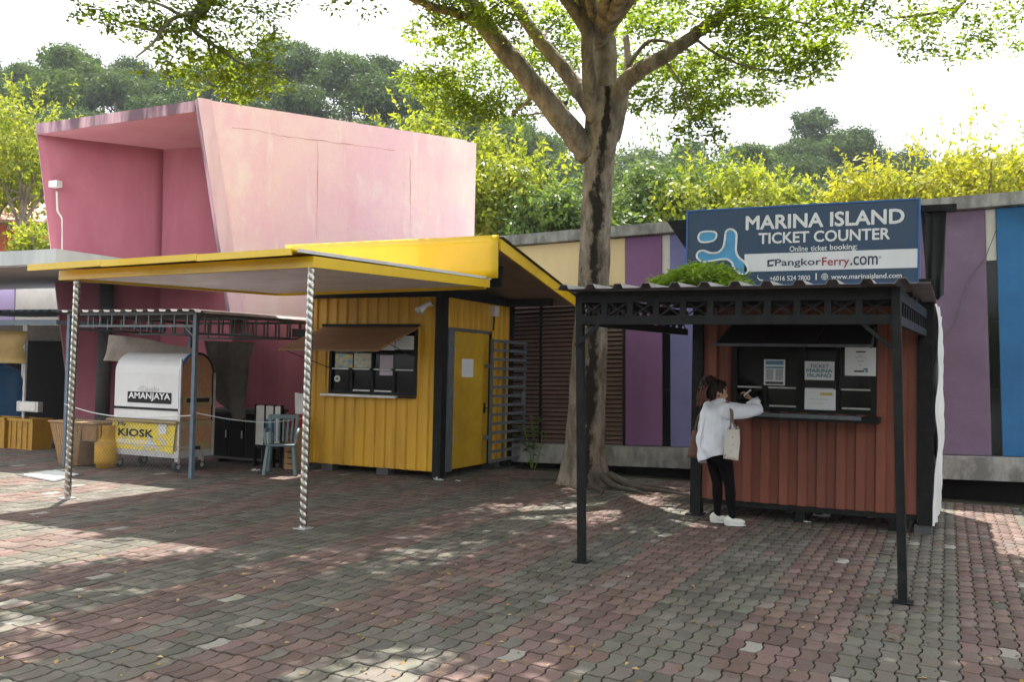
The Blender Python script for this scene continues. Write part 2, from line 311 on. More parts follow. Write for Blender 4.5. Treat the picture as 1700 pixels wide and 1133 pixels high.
pm('bark_dark', (0.09, 0.075, 0.06), (0.06, 0.05, 0.04), 5, 0.9, 0.6, 20)
pm('rot', (0.018, 0.015, 0.012), (0.10, 0.085, 0.065), 14, 0.95, 0.9, 40)
pm('litter_white', (0.70, 0.70, 0.68), None, 9, 0.6)
# glass panes: dark, glossy, slightly see-through
def glass(name, col, alpha, rough=0.04):
    m = pm(name, col, col, 3, rough, alpha=alpha, spec=0.22); return m
glass('pane_glass', (0.004, 0.005, 0.005), 0.62)
glass('strip_glass', (0.006, 0.009, 0.008), 1.0, 0.08)

# paver material: colour comes from an attribute carried by each stone + speckle
def paver_mat(name, attr, cols=None):
    m = bpy.data.materials.new(name); m.use_nodes = True; t = m.node_tree; N = t.nodes; L = t.links; b = N['Principled BSDF']
    tc = N.new('ShaderNodeTexCoord'); g = N.new('ShaderNodeNewGeometry')
    if attr: a = N.new('ShaderNodeVertexColor'); a.layer_name = attr; base = a.outputs[0]
    else: a = N.new('ShaderNodeRGB'); a.outputs[0].default_value = (*cols, 1); base = a.outputs[0]
    n1 = N.new('ShaderNodeTexNoise'); n1.inputs['Scale'].default_value = 90; n1.inputs['Detail'].default_value = 6; n1.inputs['Roughness'].default_value = 0.75; L.new(g.outputs['Position'], n1.inputs['Vector'])
    r1 = N.new('ShaderNodeMapRange'); r1.inputs[1].default_value = 0.3; r1.inputs[2].default_value = 0.7; r1.inputs[3].default_value = 0.66; r1.inputs[4].default_value = 1.34; L.new(n1.outputs['Fac'], r1.inputs[0])
    m1 = N.new('ShaderNodeVectorMath'); m1.operation = 'SCALE'; L.new(base, m1.inputs[0]); L.new(r1.outputs[0], m1.inputs['Scale'])
    # worn mineral bloom and green growth, patches a stone or more across
    n2 = N.new('ShaderNodeTexNoise'); n2.inputs['Scale'].default_value = 2.3; n2.inputs['Detail'].default_value = 7; n2.inputs['Roughness'].default_value = 0.66; L.new(g.outputs['Position'], n2.inputs['Vector'])
    r2 = N.new('ShaderNodeMapRange'); r2.inputs[1].default_value = 0.50; r2.inputs[2].default_value = 0.72; r2.inputs[4].default_value = 0.40; L.new(n2.outputs['Fac'], r2.inputs[0])
    m2 = N.new('ShaderNodeMixRGB'); m2.inputs[2].default_value = (0.22, 0.195, 0.175, 1); L.new(r2.outputs[0], m2.inputs[0]); L.new(m1.outputs[0], m2.inputs[1])
    n3 = N.new('ShaderNodeTexNoise'); n3.inputs['Scale'].default_value = 1.1; n3.inputs['Detail'].default_value = 8; n3.inputs['Roughness'].default_value = 0.7
    mp = N.new('ShaderNodeMapping'); mp.inputs['Location'].default_value = (5, 9, 2); L.new(g.outputs['Position'], mp.inputs[0]); L.new(mp.outputs[0], n3.inputs['Vector'])
    r3 = N.new('ShaderNodeMapRange'); r3.inputs[1].default_value = 0.54; r3.inputs[2].default_value = 0.80; r3.inputs[4].default_value = 0.75; L.new(n3.outputs['Fac'], r3.inputs[0])
    m3 = N.new('ShaderNodeMixRGB'); m3.inputs[2].default_value = (0.062, 0.052, 0.038, 1); L.new(r3.outputs[0], m3.inputs[0]); L.new(m2.outputs[0], m3.inputs[1])
    L.new(m3.outputs[0], b.inputs['Base Color']); b.inputs['Roughness'].default_value = 0.82; b.inputs['Specular IOR Level'].default_value = 0.35
    bp = N.new('ShaderNodeBump'); bp.inputs['Strength'].default_value = 0.5; bp.inputs['Distance'].default_value = 0.004
    L.new(n1.outputs['Fac'], bp.inputs['Height']); L.new(bp.outputs[0], b.inputs['Normal']); MATS[name] = m; return m
paver_mat('paver_mix', 'stone')

# ------------------------------------------------------------------ ground and pavers
gnd = MB().add([(-900, -500, -0.016), (900, -500, -0.016), (900, 1100, -0.016), (-900, 1100, -0.016)], [(0, 1, 2, 3)]).build('ground', 'soil'); struct(gnd)
PW, PL, X0 = 0.105, 0.21, 0.07
def paver_outline(inset=0.0):
    a, b, g = 0.0085, 0.006, 0.0032 + inset
    sy = [(0, -a), (.13, -a), (.33, a), (.67, a), (.87, -a), (1, -a)]
    ex = [(.27, b), (.73, -b)]
    ge = g + 0.002
    pts = [(PW*0 + o + g, PL*t + (ge if k == 0 else -ge if k == 5 else 0)) for k, (t, o) in enumerate(sy)]       # left side going up
    pts += [(PW*t - a, PL + o - ge) for t, o in ex]
    pts += [(PW + o - g, PL*t + (ge if k == 0 else -ge if k == 5 else 0)) for k, (t, o) in reversed(list(enumerate(sy)))]
    pts += [(PW*t - a, o + ge) for t, o in reversed(ex)]
    p = np.array(pts)[::-1]; p[:, 0] -= PW/2; p[:, 1] -= PL/2; return p
out0, out1 = paver_outline(0.0), paver_outline(0.0042); NP = len(out0)
pv_v = np.concatenate([np.c_[out1, np.zeros(NP)], np.c_[out0, np.full(NP, -0.0055)], np.c_[out0, np.full(NP, -0.018)]])
pv_q = [(NP+i, NP+(i+1) % NP, (i+1) % NP, i) for i in range(NP)] + [(2*NP+i, 2*NP+(i+1) % NP, NP+(i+1) % NP, NP+i) for i in range(NP)]
REDC, GRYC = np.array([0.134, 0.088, 0.075]), np.array([0.106, 0.097, 0.079])
def stone_col(i, r):
    red = (i // 6) % 2 == 0
    if r.random() < 0.035: red = not red
    c = (REDC if red else GRYC) * (0.72 + 0.55*r.random())
    c = c * (1 + 0.10*(r.random(3) - 0.5))
    q = r.random()
    if q < 0.006: c = np.array([0.30, 0.28, 0.24]) * (0.8 + 0.4*r.random())
    elif q < 0.04: c = c*0.65 + np.array([0.24, 0.22, 0.20])*0.35
    return c
prs = np.random.default_rng(3)
stones = []
for i in range(-230, 110):
    for j in range(6, 65):
        x = X0 + (i + 0.5)*PW; y = (j + 0.5)*PL
        if y > 13.48 + (x + 4.45)*-0.035 and x > -9: continue
        px, py, d = project((x, y, 0))
        if d < 1 or not (-420 < px < 2150 and py < 1500): continue
        sink = 0.0
        stones.append((x, y, i, px, py, d))
order = sorted(range(len(stones)), key=lambda k: (not (-20 < stones[k][3] < 1720 and 560 < stones[k][4] < 1145), stones[k][5]))
near = set(order[:300])
pav = bpy.data.objects.new('paving', None); COL.objects.link(pav); struct(pav); BASE['paving'] = (0, 0, 0)
def stone_pose(r):
    return (r.random()-0.5)*0.006, (r.random()-0.5)*0.022, (r.random()-0.5)*0.024, (r.random()-0.5)*0.045
# the nearest three hundred are single objects sharing a few stone meshes
variants = {}
EARTH = np.array([0.034, 0.028, 0.02])
def ring_tint(c):     # soil ground into the chamfers and joints
    c = c.copy(); r = c.reshape(-1, len(pv_v), 4); r[:, NP:2*NP, :3] = r[:, NP:2*NP, :3]*.35 + EARTH*.65; r[:, 2*NP:, :3] = EARTH*.8; return c
def stone_mesh(red, k):
    key = (red, k)
    if key not in variants:
        r = np.random.default_rng(100 + k + (50 if red else 0)); c = (REDC if red else GRYC)*(0.74 + 0.5*r.random())*(1 + 0.10*(r.random(3)-0.5))
        if k == 9: c = np.array([0.27, 0.25, 0.22])
        m = bpy.data.meshes.new('paver'); m.from_pydata([tuple(p) for p in pv_v], [], [tuple(range(NP))] + pv_q); m.update()
        a = m.color_attributes.new('stone', 'FLOAT_COLOR', 'POINT'); a.data.foreach_set('color', ring_tint(np.tile(np.r_[c, 1], (len(pv_v), 1))).ravel().astype(np.float32)); m.materials.append(MATS['paver_mix']); variants[key] = m
    return variants[key]
restV, restC = [], []
for k, (x, y, i, px, py, d) in enumerate(stones):
    dz, rx, ry, rz = stone_pose(prs)
    big = 0.006*math.sin(x*1.3+0.4)*math.sin(y*0.9) 
    if k in near:
        red = ((i // 6) % 2 == 0) != (prs.random() < 0.03); kk = int(prs.integers(0, 9)) if prs.random() > 0.02 else 9
        o = bpy.data.objects.new('paver', stone_mesh(red, kk)); COL.objects.link(o); o.parent = pav; o.location = (x, y, dz); o.rotation_euler = (rx, ry, rz*0.5)
    else:
        v = pv_v.copy(); v[:, 2] += dz + v[:, 1]*rx - v[:, 0]*ry; cz = rz*0.5
        v[:, 0], v[:, 1] = v[:, 0] - cz*v[:, 1], v[:, 1] + cz*v[:, 0]; v[:, 0] += x; v[:, 1] += y
        restV.append(v); restC.append(stone_col(i, prs))
nR = len(restV); V = np.concatenate(restV); nv = len(pv_v)
me = bpy.data.meshes.new('pavers_beyond'); top = np.arange(NP)
lv, ls, lt, pos = [], [], [], 0
offs = (np.arange(nR)*nv)
quad = np.array(pv_q); qa = (offs[:, None, None] + quad[None]).reshape(-1, 4); ta = (offs[:, None] + top[None])
loops = np.concatenate([qa.ravel(), ta.ravel()]).astype(np.int32)
starts = np.concatenate([np.arange(len(qa))*4, len(qa)*4 + np.arange(nR)*NP]).astype(np.int32)
me.vertices.add(len(V)); me.vertices.foreach_set('co', V.astype(np.float32).ravel()); me.loops.add(len(loops)); me.loops.foreach_set('vertex_index', loops)
me.polygons.add(len(starts)); me.polygons.foreach_set('loop_start', starts); me.update(calc_edges=True); me.validate()
a = me.color_attributes.new('stone', 'FLOAT_COLOR', 'POINT'); cc = np.c_[np.repeat(np.array(restC), nv, 0), np.ones(nR*nv)]; a.data.foreach_set('color', ring_tint(cc).astype(np.float32).ravel())
me.materials.append(MATS['paver_mix']); o = bpy.data.objects.new('pavers_beyond', me); COL.objects.link(o); o.parent = pav; o['kind'] = 'stuff'; o['label'] = 'rest of the wavy red and grey interlocking pavers'

# pale access cover let into the pavers beside the left post
ca = [G(28, 790), G(90, 801.5), G(140, 789), G(92, 781)]
ctr = np.mean(ca, 0)
mh = thing('access_cover', 'pale square concrete access cover set in the paving by the left twisted post', 'cover', (ctr[0], ctr[1], 0.004))
MB().prism([(p[0], p[1], 0.002) for p in ca], (0, 0, 0.006)).build('frame', 'dark_roof', mh)
MB().prism([tuple(ctr + (p - ctr)*0.82 + np.array([0, 0, 0.009])) for p in ca], (0, 0, 0.005)).build('slab', 'concrete_pale', mh)

# ------------------------------------------------------------------ long painted building behind (its level is a little off the paving's)
bx = unit((0.9985, -0.035, 0.030)); bz = np.array([-0.035, 0.030, 0.9985]); bz = unit(bz - bx*(bz @ bx)); by = np.cross(bz, bx); BO = np.array([-4.61, 14.05, -0.06]); BS = 1.037
def W(u, v, w_): return BO + (bx*u + by*v + bz*w_)*BS
def wbox(u0, u1, v0, v1, w0, w1):
    return MB().hexa([W(u0,v0,w0), W(u1,v0,w0), W(u1,v1,w0), W(u0,v1,w0)], [W(u0,v0,w1), W(u1,v0,w1), W(u1,v1,w1), W(u0,v1,w1)])
hall = thing('painted_hall', 'long low hall with purple, periwinkle, cream and blue panels behind the kiosks', 'building', W(2, -0.1, -0.02))
wbox(-4.4, 9.0, 0.0, 0.25, -0.5, 3.66).build('wall', 'offwhite', hall)
wbox(-4.5, 9.1, -0.20, 3.5, 3.665, 3.83).build('roof_cap', 'concrete', hall)
wbox(-4.4, 9.0, -0.34, -0.002, 0.17, 0.46).build('ledge', 'concrete', hall)
wbox(-4.4, 9.0, -0.10, -0.004, -0.5, 0.168).build('shade_plinth', 'dark_void', hall)  # wall foot in near-black, painting in the shade under the ledge
def panel(u0, u1, w0, w1, mat, label=None, proud=0.08):
    o = wbox(u0, u1, -proud, -0.003, w0, w1).build('panel', mat, hall, bevel=0.006)
    if label: o['label'] = label
panel(-4.4, 0.02, 2.93, 3.655, 'cream', 'cream panel above the brown louvres')
panel(0.025, 0.60, 0.47, 3.655, 'purple', 'purple wall panel right of the tree')
panel(0.735, 1.75, 0.47, 3.655, 'periwinkle', 'periwinkle wall panel')
panel(1.90, 2.8, 0.47, 3.655, 'purple'); panel(2.95, 3.75, 0.47, 3.655, 'periwinkle')
panel(3.86, 4.965, 0.47, 3.655, 'mauve', 'dull mauve wall panel right of the red kiosk')
panel(5.09, 6.9, 0.47, 3.655, 'blue_wall', 'strong blue wall panel at the right edge'); panel(7.05, 8.2, 0.47, 3.655, 'purple')
for u0, u1 in ((0.605, 0.73), (1.755, 1.895), (2.805, 2.945), (3.755, 3.855), (4.97, 5.085), (6.905, 7.045)):
    s_ = wbox(u0, u1, -0.03, -0.004, 0.47, 2.98).build('window', 'strip_glass', hall)
    wbox(u0, u1, -0.04, -0.031, 1.30, 1.33).build('glazing_bar', 'black_paint', s_); wbox(u0, u1, -0.04, -0.031, 2.2, 2.23).build('glazing_bar', 'black_paint', s_)
    wbox(u0, u1, -0.05, -0.005, 2.985, 3.655).build('panel', 'offwhite', hall)
# louvres, slat by slat
wbox(-4.4, 0.02, -0.012, -0.003, 0.47, 2.92).build('louvre_backing', 'dark_void', hall)
for u0, u1 in ((-3.4, -2.47), (-2.43, -1.43), (-1.39, -0.02)):
    for k in range(35):
        w0 = 0.50 + k*0.0692
        MB().hexa([W(u0,-0.075,w0-0.012), W(u1,-0.075,w0-0.012), W(u1,-0.067,w0-0.018), W(u0,-0.067,w0-0.018)],
                  [W(u0,-0.022,w0+0.036), W(u1,-0.022,w0+0.036), W(u1,-0.014,w0+0.030), W(u0,-0.014,w0+0.030)]).build('slat', 'louver', hall)
for u in (-2.45, -1.41, 0.0): wbox(u-0.018, u+0.018, -0.085, -0.013, 0.465, 2.925).build('mullion', 'black_paint', hall)
# loose cable running down the mauve panel
cab = MB().tube([W(5.12, -0.10, 3.45), W(4.95, -0.10, 3.0), W(4.75, -0.095, 2.75), W(4.6, -0.095, 2.2), W(4.35, -0.095, 1.85)], 0.006, 6); solo(cab, 'cable', 'wire', 'thin loose cable sagging across the mauve panel', 'cable')

# ------------------------------------------------------------------ pink funnel building
At, Bt, Ct = np.array([-15.10, 11.42, 5.86]), np.array([-11.42, 11.63, 6.02]), np.array([-8.50, 15.73, 6.02])
Ab, Bb, Cb = np.array([-15.17, 12.54, 0.0]), np.array([-10.66, 12.37, 0.0]), np.array([-8.28, 15.70, 0.0])
Et = G(271, 250, 5.60); Eb = np.array([Et[0]+0.05, Et[1]+0.05, 0.0])
pink = thing('pink_building', 'large faded pink concrete building shaped like a leaning open box', 'building', (-11.5, 13.5, 0))
bc = unit((Ct - Bt) * [1, 1, 0]); inn = np.array([-bc[1], bc[0], 0]); T = 0.24
def lerp(a, b, t): return a + (b - a)*t
# right wall: faded outside, lower part deep magenta
def wallslab(p0, p1, q0, q1, off): return MB().hexa([p0, p1, p1 + off, p0 + off], [q0, q1, q1 + off, q0 + off])
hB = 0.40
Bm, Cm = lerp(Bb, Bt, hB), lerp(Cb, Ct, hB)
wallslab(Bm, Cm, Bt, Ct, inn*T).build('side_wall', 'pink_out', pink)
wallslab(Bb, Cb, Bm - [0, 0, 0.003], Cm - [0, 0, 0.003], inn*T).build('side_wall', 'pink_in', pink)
nrm = -inn
# raised plaster edge of the mouth (lip) and the cut face
lipd = bc*0.20
wallslab(Bm + nrm*0.02 - bc*0.02, Bm + nrm*0.02 + lipd, Bt + nrm*0.02 - bc*0.02 + [0, 0, 0.01], Bt + nrm*0.02 + lipd + [0, 0, 0.01], inn*0.018).build('mouth_lip', 'pink_lip', pink)
wallslab(Bm - bc*0.022 + inn*0.0, Bm - bc*0.022 + inn*T, Bt - bc*0.022 + [0, 0, 0.008], Bt - bc*0.022 + inn*T + [0, 0, 0.008], bc*0.02).build('mouth_edge', 'pink_edge', pink)
# left wall
al = unit((Et - At)*[1, 1, 0]); aln = np.array([-al[1], al[0], 0])
Dt, Db = Et + al*0.3, Eb + al*0.3
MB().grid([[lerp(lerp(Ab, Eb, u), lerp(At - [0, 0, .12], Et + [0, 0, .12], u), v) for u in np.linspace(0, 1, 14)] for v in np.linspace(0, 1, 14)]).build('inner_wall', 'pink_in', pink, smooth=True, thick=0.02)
MB().hexa([Ab + aln*.02, Eb + aln*.25, Eb + aln*.5, Ab + aln*T], [At + aln*.02 - [0, 0, .12], Et + aln*.25, Et + aln*.5, At + aln*T - [0, 0, .12]]).build('outer_wall', 'pink_out', pink)
wallslab(Ab - al*0.03, Ab + al*0.02, At - al*0.03 + [0, 0, 0.03], At + al*0.02 + [0, 0, 0.03], aln*(T+0.03)).build('mouth_lip', 'pink_lip', pink)
# back wall of the niche
Fb = lerp(Bb, Cb, 0.55) + inn*T; Ft = lerp(Bt, Ct, 0.55) + inn*T
bd = unit((Ft - Et)*[1, 1, 0]); bn = np.array([-bd[1], bd[0], 0])
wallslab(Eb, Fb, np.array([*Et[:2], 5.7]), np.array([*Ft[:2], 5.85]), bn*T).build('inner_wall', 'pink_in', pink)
# roof: soffit plate, roof slab and stained front edge
Ai, Bi, Fi, Ei = At + aln*0 - [0, 0, 0.17], Bt + inn*T - [0, 0, 0.17], np.array([*Ft[:2], 5.80]), np.array([*Et[:2], 5.62])
MB().hexa([Ai, Bi, Fi, Ei], [p + np.array([0, 0, 0.04]) for p in (Ai, Bi, Fi, Ei)]).build('niche_ceiling', 'pink_ceiling', pink)
d_ = np.array([0, 0, 0.045])
MB().hexa([Ai + d_, Bi + d_, Ct + inn*T - [0, 0, 0.12], Et + al*2.2 + [0, 0, 0.25]], [At + aln*T, Bt + inn*T*0.9, Ct + inn*T - [0, 0, 0.01], Et + al*2.2 + [0, 0, 0.40]]).build('roof_slab', 'pink_edge', pink)
ab = unit(Bt - At)
fo = np.array([0.0, -0.02, 0])
MB().hexa([Ai + fo, Bi + fo, Bi - [0, 0.001, 0], Ai - [0, 0.001, 0]], [At + fo + [0, 0, 0.02], Bt + inn*T + fo + [0, 0, 0.02], Bt + inn*T + [0, 0, 0.02] - [0, 0.001, 0], At + [0, 0, 0.02] - [0, 0.001, 0]]).build('roof_edge', 'pink_edge', pink)
MB().hexa([Ct + inn*T - [0, 0, 6], Ct - [0, 0, 6], Ct + bc*0.2 - [0, 0, 6], Ct + bc*0.2 + inn*T - [0, 0, 6]], [Ct + inn*4.5 + bc*0.0 - [0, 0, 0.03], Ct - [0, 0, 0.03], Ct + bc*0.2 - [0, 0, 0.03], Ct + bc*0.2 + inn*4.5 - [0, 0, 0.03]]).build('rear_wall', 'pink_out', pink)
# plaster cracks on the big face (thin recessed lines as dark hairline beads)
def on_face(px, py):
    r = ray(px, py); nn = np.cross(Ct - Bt, Bb - Bt); nn = unit(nn); t = ((Bt - CAM) @ nn)/(r @ nn); return CAM + r*t + nrm*0.001
pm('crack', (0.40, 0.16, 0.18), (0.5, 0.22, 0.22), 9, 0.9)
for pts in ([(385, 212), (440, 220), (470, 226), (530, 233), (580, 240), (655, 250)], [(527, 234), (528, 300), (526, 395)], [(680, 262), (682, 330), (681, 392)]):
    q = catmull([on_face(x + random.uniform(-1, 1), y + random.uniform(-1, 1)) for x, y in pts], 6, False)
    MB().tube([p + np.array([0, 0, random.uniform(-.012, .012)]) + bc*random.uniform(-.01, .01) for p in q], [random.uniform(.001, .006) for p in q], 4).build('plaster_crack', 'crack', pink)
# flood lamp + conduit on the inner wall
def on_left(px, py):
    r = ray(px, py); nn = np.cross(Et - At, Ab - At); nn = unit(nn); t = ((At - CAM) @ nn)/(r @ nn); return CAM + r*t
lp = on_left(95, 308) - aln*0.12
lamp = thing('flood_lamp', 'small white flood lamp high on the inner pink wall', 'lamp', lp)
MB().box(lp[0]-.11, lp[0]+.11, lp[1]-.08, lp[1]+.05, lp[2]-.06, lp[2]+.06).build('housing', 'white_paint', lamp, bevel=0.012)
MB().tube([lp, lp + aln*0.13], 0.02, 8).build('bracket', 'alu', lamp)
con = MB().tube(catmull([on_left(x, y) - aln*0.03 for x, y in ((95, 318), (96, 345), (97, 352), (103, 362), (104, 372), (104, 425))], 4, False), 0.022, 8); solo(con, 'conduit', 'white_paint', 'white bent conduit pipe running down from the flood lamp', 'pipe', smooth=True)

# ------------------------------------------------------------------ flat concrete canopy at the left
c0 = G(92, 438, 3.05); xr = c0[0]
yb = PX(358, 482, xr)[1]
slab = thing('concrete_canopy', 'flat grey concrete canopy slab jutting out at the left', 'canopy', ((xr-3), (c0[1]+13)/2, 0))
B(xr-9, xr, c0[1], min(yb, 13.0), 3.05, 3.28).build('slab', 'concrete_pale', slab)
B(xr-8.97, xr-0.03, c0[1]+0.03, min(yb, 13.0)-0.03, 3.03, 3.048).build('soffit', 'soffit_pale', slab)
pcol = G(146, 700); 
B(xr-9, xr-8.7, 12.6, 12.9, 0, 3.03).build('column', 'concrete_pale', slab)
MB().tube([(xr-1.9, 12.35, 0), (xr-1.9, 12.35, 3.03)], 0.13, 12).build('column', 'dark_roof', slab, smooth=True)
# painted wall below the slab further left
lw = thing('left_painted_wall', 'lilac and cream panelled wall under the concrete canopy', 'wall', (-17.5, 13.6, 0))
xa, xb, xc = PY(27, 490, 13.6)[0], PY(70, 490, 13.6)[0], PY(96, 490, 13.6)[0]
B(-26, -15.3, 13.60, 13.8, 0, 3.4).build('wall', 'offwhite', lw); B(-21, xa, 13.55, 13.597, 1.2, 3.3).build('panel', 'lilac', lw); B(xa+0.04, -15.4, 13.56, 13.597, 1.9, 3.3).build('panel', 'cream' if False else 'offwhite', lw)
B(-24, -15.44, 13.50, 13.54, 0.0, 1.97).build('painted_shade', 'dark_void', lw); B(-24, -15.42, 13.40, 13.50, 1.98, 2.30).build('painted_shade', 'tarp_dark', lw)  # dark boards added to paint in the deep shade under the stall roof
for k in range(16):
    for jj in range(1):
        B(xa-0.9, -15.42, 13.545, 13.59, 0.12+k*0.115, 0.12+k*0.115+0.095).build('slat', 'wet_brick', lw)
# house with a tiled roof beyond
hx = PD(0, 375, 34.0); 
house = thing('tiled_house', 'orange brick house with pale red tiled roof at the far left', 'house', (hx[0]-2, hx[1], 0))
def hp(px, py, d): return PD(px, py, d)
w0, w1 = hp(-120, 420, 33), hp(64, 420, 34)
hv = np.array([w1[0]-w0[0], w1[1]-w0[1], 0]); hn = unit(np.array([-hv[1], hv[0], 0]))
ztop = hp(30, 381, 33.6)[2]; eav = hp(30, 372, 33.6)[2]
def hs(a, b, z0, z1, d0, d1): 
    P = [np.array([w0[0], w0[1], 0]) + hv*a + hn*d0, np.array([w0[0], w0[1], 0]) + hv*b + hn*d0, np.array([w0[0], w0[1], 0]) + hv*b + hn*d1, np.array([w0[0], w0[1], 0]) + hv*a + hn*d1]
    return MB().hexa([p + [0, 0, z0] for p in P], [p + [0, 0, z1] for p in P])
hs(-0.6, 1.0, 0, ztop, 0, 6).build('wall', 'brick_orange', house); hs(-0.6, 0.99, ztop+0.003, eav, 0.05, 6).build('fascia', 'offwhite', house)
hs(0.62, 0.70, ztop-3, eav-0.01, -0.12, -0.003).build('pillar', 'brick_orange', house)
PR = [np.array([w0[0], w0[1], 0]) + hv*a + hn*d0 + np.array([0, 0, z]) for a, d0, z in ((-0.7, -0.4, eav), (1.05, -0.4, eav), (1.05, 3, eav+1.3), (-0.7, 3, eav+1.3))]
MB().prism(PR, (0, 0, 0.12)).build('roof', 'roof_tile', house)
# ------------------------------------------------------------------ corrugated sheets
def corr_profile(t0, t1, pitch, depth, phase=0.0, rib=0.42):
    P = [(t0, 0.0)]; k = math.floor((t0 - phase)/pitch) - 1
    while True:
        b = phase + k*pitch
        for dt, h in ((0, 0), (pitch*0.10, depth), (pitch*(0.10+rib), depth), (pitch*(0.20+rib), 0)):
            t = b + dt
            if t0 < t < t1: P.append((t, h))
        if b > t1: break
        k += 1
    P.append((t1, 0.0)); return P
def corr_x(x0, x1, z0, z1, y, pitch=0.18, depth=0.025, phase=0.0, back=0.03):   # wall facing -Y
    P = corr_profile(x0, x1, pitch, depth, phase); m = MB(); n = len(P)
    m.add([(t, y-h, z0) for t, h in P] + [(t, y-h, z1) for t, h in P], [(i, i+1, n+i+1, n+i) for i in range(n-1)])
    m.box(x0, x1, y+0.004, y+back, z0, z1); return m
def corr_y(y0, y1, z0, z1, x, pitch=0.18, depth=0.025, phase=0.0, back=0.03):   # wall facing +X
    P = corr_profile(y0, y1, pitch, depth, phase); m = MB(); n = len(P)
    m.add([(x+h, t, z0) for t, h in P] + [(x+h, t, z1) for t, h in P], [(i, i+1, n+i+1, n+i) for i in range(n-1)])
    m.box(x-back, x-0.004, y0, y1, z0, z1); return m
def sheet(x0, x1, y0, y1, zf, pitch, depth, along='y', rib=0.35, thick=0.004):   # ribbed roof sheet, zf(x,y) gives height
    m = MB()
    if along == 'y':
        P = corr_profile(x0, x1, pitch, depth, x0+0.03, rib); m.grid([[(t, y, zf(t, y)+h) for t, h in P] for y in np.linspace(y0, y1, 6)])
    else:
        P = corr_profile(y0, y1, pitch, depth, y0+0.03, rib); m.grid([[(x, t, zf(x, t)+h) for t, h in P] for x in np.linspace(x0, x1, 6)])
    return m

# ------------------------------------------------------------------ yellow kiosk
KX0, KX1, KY0, KY1, KZ0, KZ1 = -8.79, -6.50, 11.45, 13.66, 0.11, 2.60
yk = thing('yellow_kiosk', 'mustard yellow corrugated metal kiosk with raised flap window and side door', 'kiosk', ((KX0+KX1)/2, (KY0+KY1)/2, 0))
wx0, wx1, wz0, wz1 = -8.44, -6.90, 1.17, 2.15
ph = KX0
corr_x(KX0, KX1-0.12, KZ0, wz0, KY0, phase=ph).build('wall_panel', 'yellow_wall', yk)
corr_x(KX0, KX1-0.12, wz1, KZ1, KY0, phase=ph).build('wall_panel', 'yellow_wall', yk)
corr_x(KX0, wx0, wz0+.002, wz1-.002, KY0, phase=ph).build('wall_panel', 'yellow_wall', yk)
corr_x(wx1, KX1-0.12, wz0+.002, wz1-.002, KY0, phase=ph).build('wall_panel', 'yellow_wall', yk)
dy0, dy1, dz0, dz1 = 11.74, 12.90, 0.12, 2.13
corr_y(dy1+0.04, KY1, KZ0, KZ1, KX1, phase=12.94).build('wall_panel', 'yellow_wall', yk)
corr_y(KY0+0.14, dy1+0.036, dz1+0.045, KZ1, KX1, phase=11.6).build('wall_panel', 'yellow_wall', yk)
B(KX0, KX0+0.03, KY0+0.04, KY1, KZ0, KZ1).build('wall_panel', 'yellow_wall', yk); B(KX0+0.04, KX1-0.04, KY1-0.03, KY1, KZ0, KZ1).build('wall_panel', 'yellow_wall', yk)
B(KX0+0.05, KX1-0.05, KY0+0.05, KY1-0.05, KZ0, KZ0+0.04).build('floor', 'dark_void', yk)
for (a, b_) in ((KX1-0.118, KY0-0.035), (KX1-0.10, KY1-0.06), (KX0-0.02, KY1-0.06)):
    B(a, a+0.135, b_, b_+0.15, 0.0, KZ1+0.14).build('corner_post', 'black_paint', yk, bevel=0.006)
B(KX0-0.03, KX1-0.12, KY0-0.045, KY0+0.02, KZ1+0.002, KZ1+0.13).build('top_beam', 'black_paint', yk)
B(KX1-0.06, KX1+0.055, KY0+0.118, KY1+0.05, KZ1+0.002, KZ1+0.13).build('top_beam', 'black_paint', yk)
for x_ in (KX0+0.2, -7.6): B(x_, x_+0.2, KY0+0.05, KY0+0.25, 0, KZ0-0.003).build('foot_block', 'dark_roof', yk)
B(KX1-0.25, KX1-0.05, KY1-0.4, KY1-0.2, 0, KZ0-0.003).build('foot_block', 'dark_roof', yk)
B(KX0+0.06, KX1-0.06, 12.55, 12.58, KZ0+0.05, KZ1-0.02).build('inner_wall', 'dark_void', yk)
# window
wf = MB(); f = 0.045; yw = KY0 - 0.035
for a in ((wx0, wx1, wz0, wz0+f), (wx0, wx1, wz1-f, wz1)): wf.box(a[0], a[1], yw, yw+0.09, a[2], a[3])
for x_ in (wx0, wx1-f): wf.box(x_, x_+f, yw+.001, yw+0.089, wz0+f, wz1-f)
win = wf.build('window', 'black_paint', yk)
zm = 1.53; q = (wx1-wx0-f)/4
for k in (1, 2, 3): B(wx0+k*q+0.004, wx0+k*q+0.04, yw+0.01, yw+0.07, wz0+f, zm).build('mullion', 'black_paint', win)
B(wx0+2*q+0.0, wx0+2*q+0.045, yw+0.012, yw+0.07, zm+0.03, wz1-f).build('mullion', 'black_paint', win)
B(wx0+f, wx1-f, yw+0.008, yw+0.072, zm, zm+0.03).build('rail', 'black_paint', win)
for k in range(4):
    B(wx0+k*q+0.06, wx0+k*q+q-0.02, yw-0.004, yw+0.006, zm+0.006, zm+0.022).build('slide_track', 'alu', win)
    if k < 3: B(wx0+k*q+0.06, wx0+k*q+q-0.02, yw+0.016, yw+0.03, wz0+f+0.002, wz0+f+0.022).build('slide_track', 'alu' if k else 'black_paint', win)
    B(wx0+k*q+0.045, wx0+k*q+q+0.002, yw+0.04, yw+0.046, wz0+f+0.003, zm-0.002).build('pane', 'pane_glass', win)
for k in range(2): B(wx0+k*2*q+0.047, wx0+(k+1)*2*q-0.002, yw+0.04, yw+0.046, zm+0.033, wz1-f-0.003).build('pane', 'pane_glass', win)
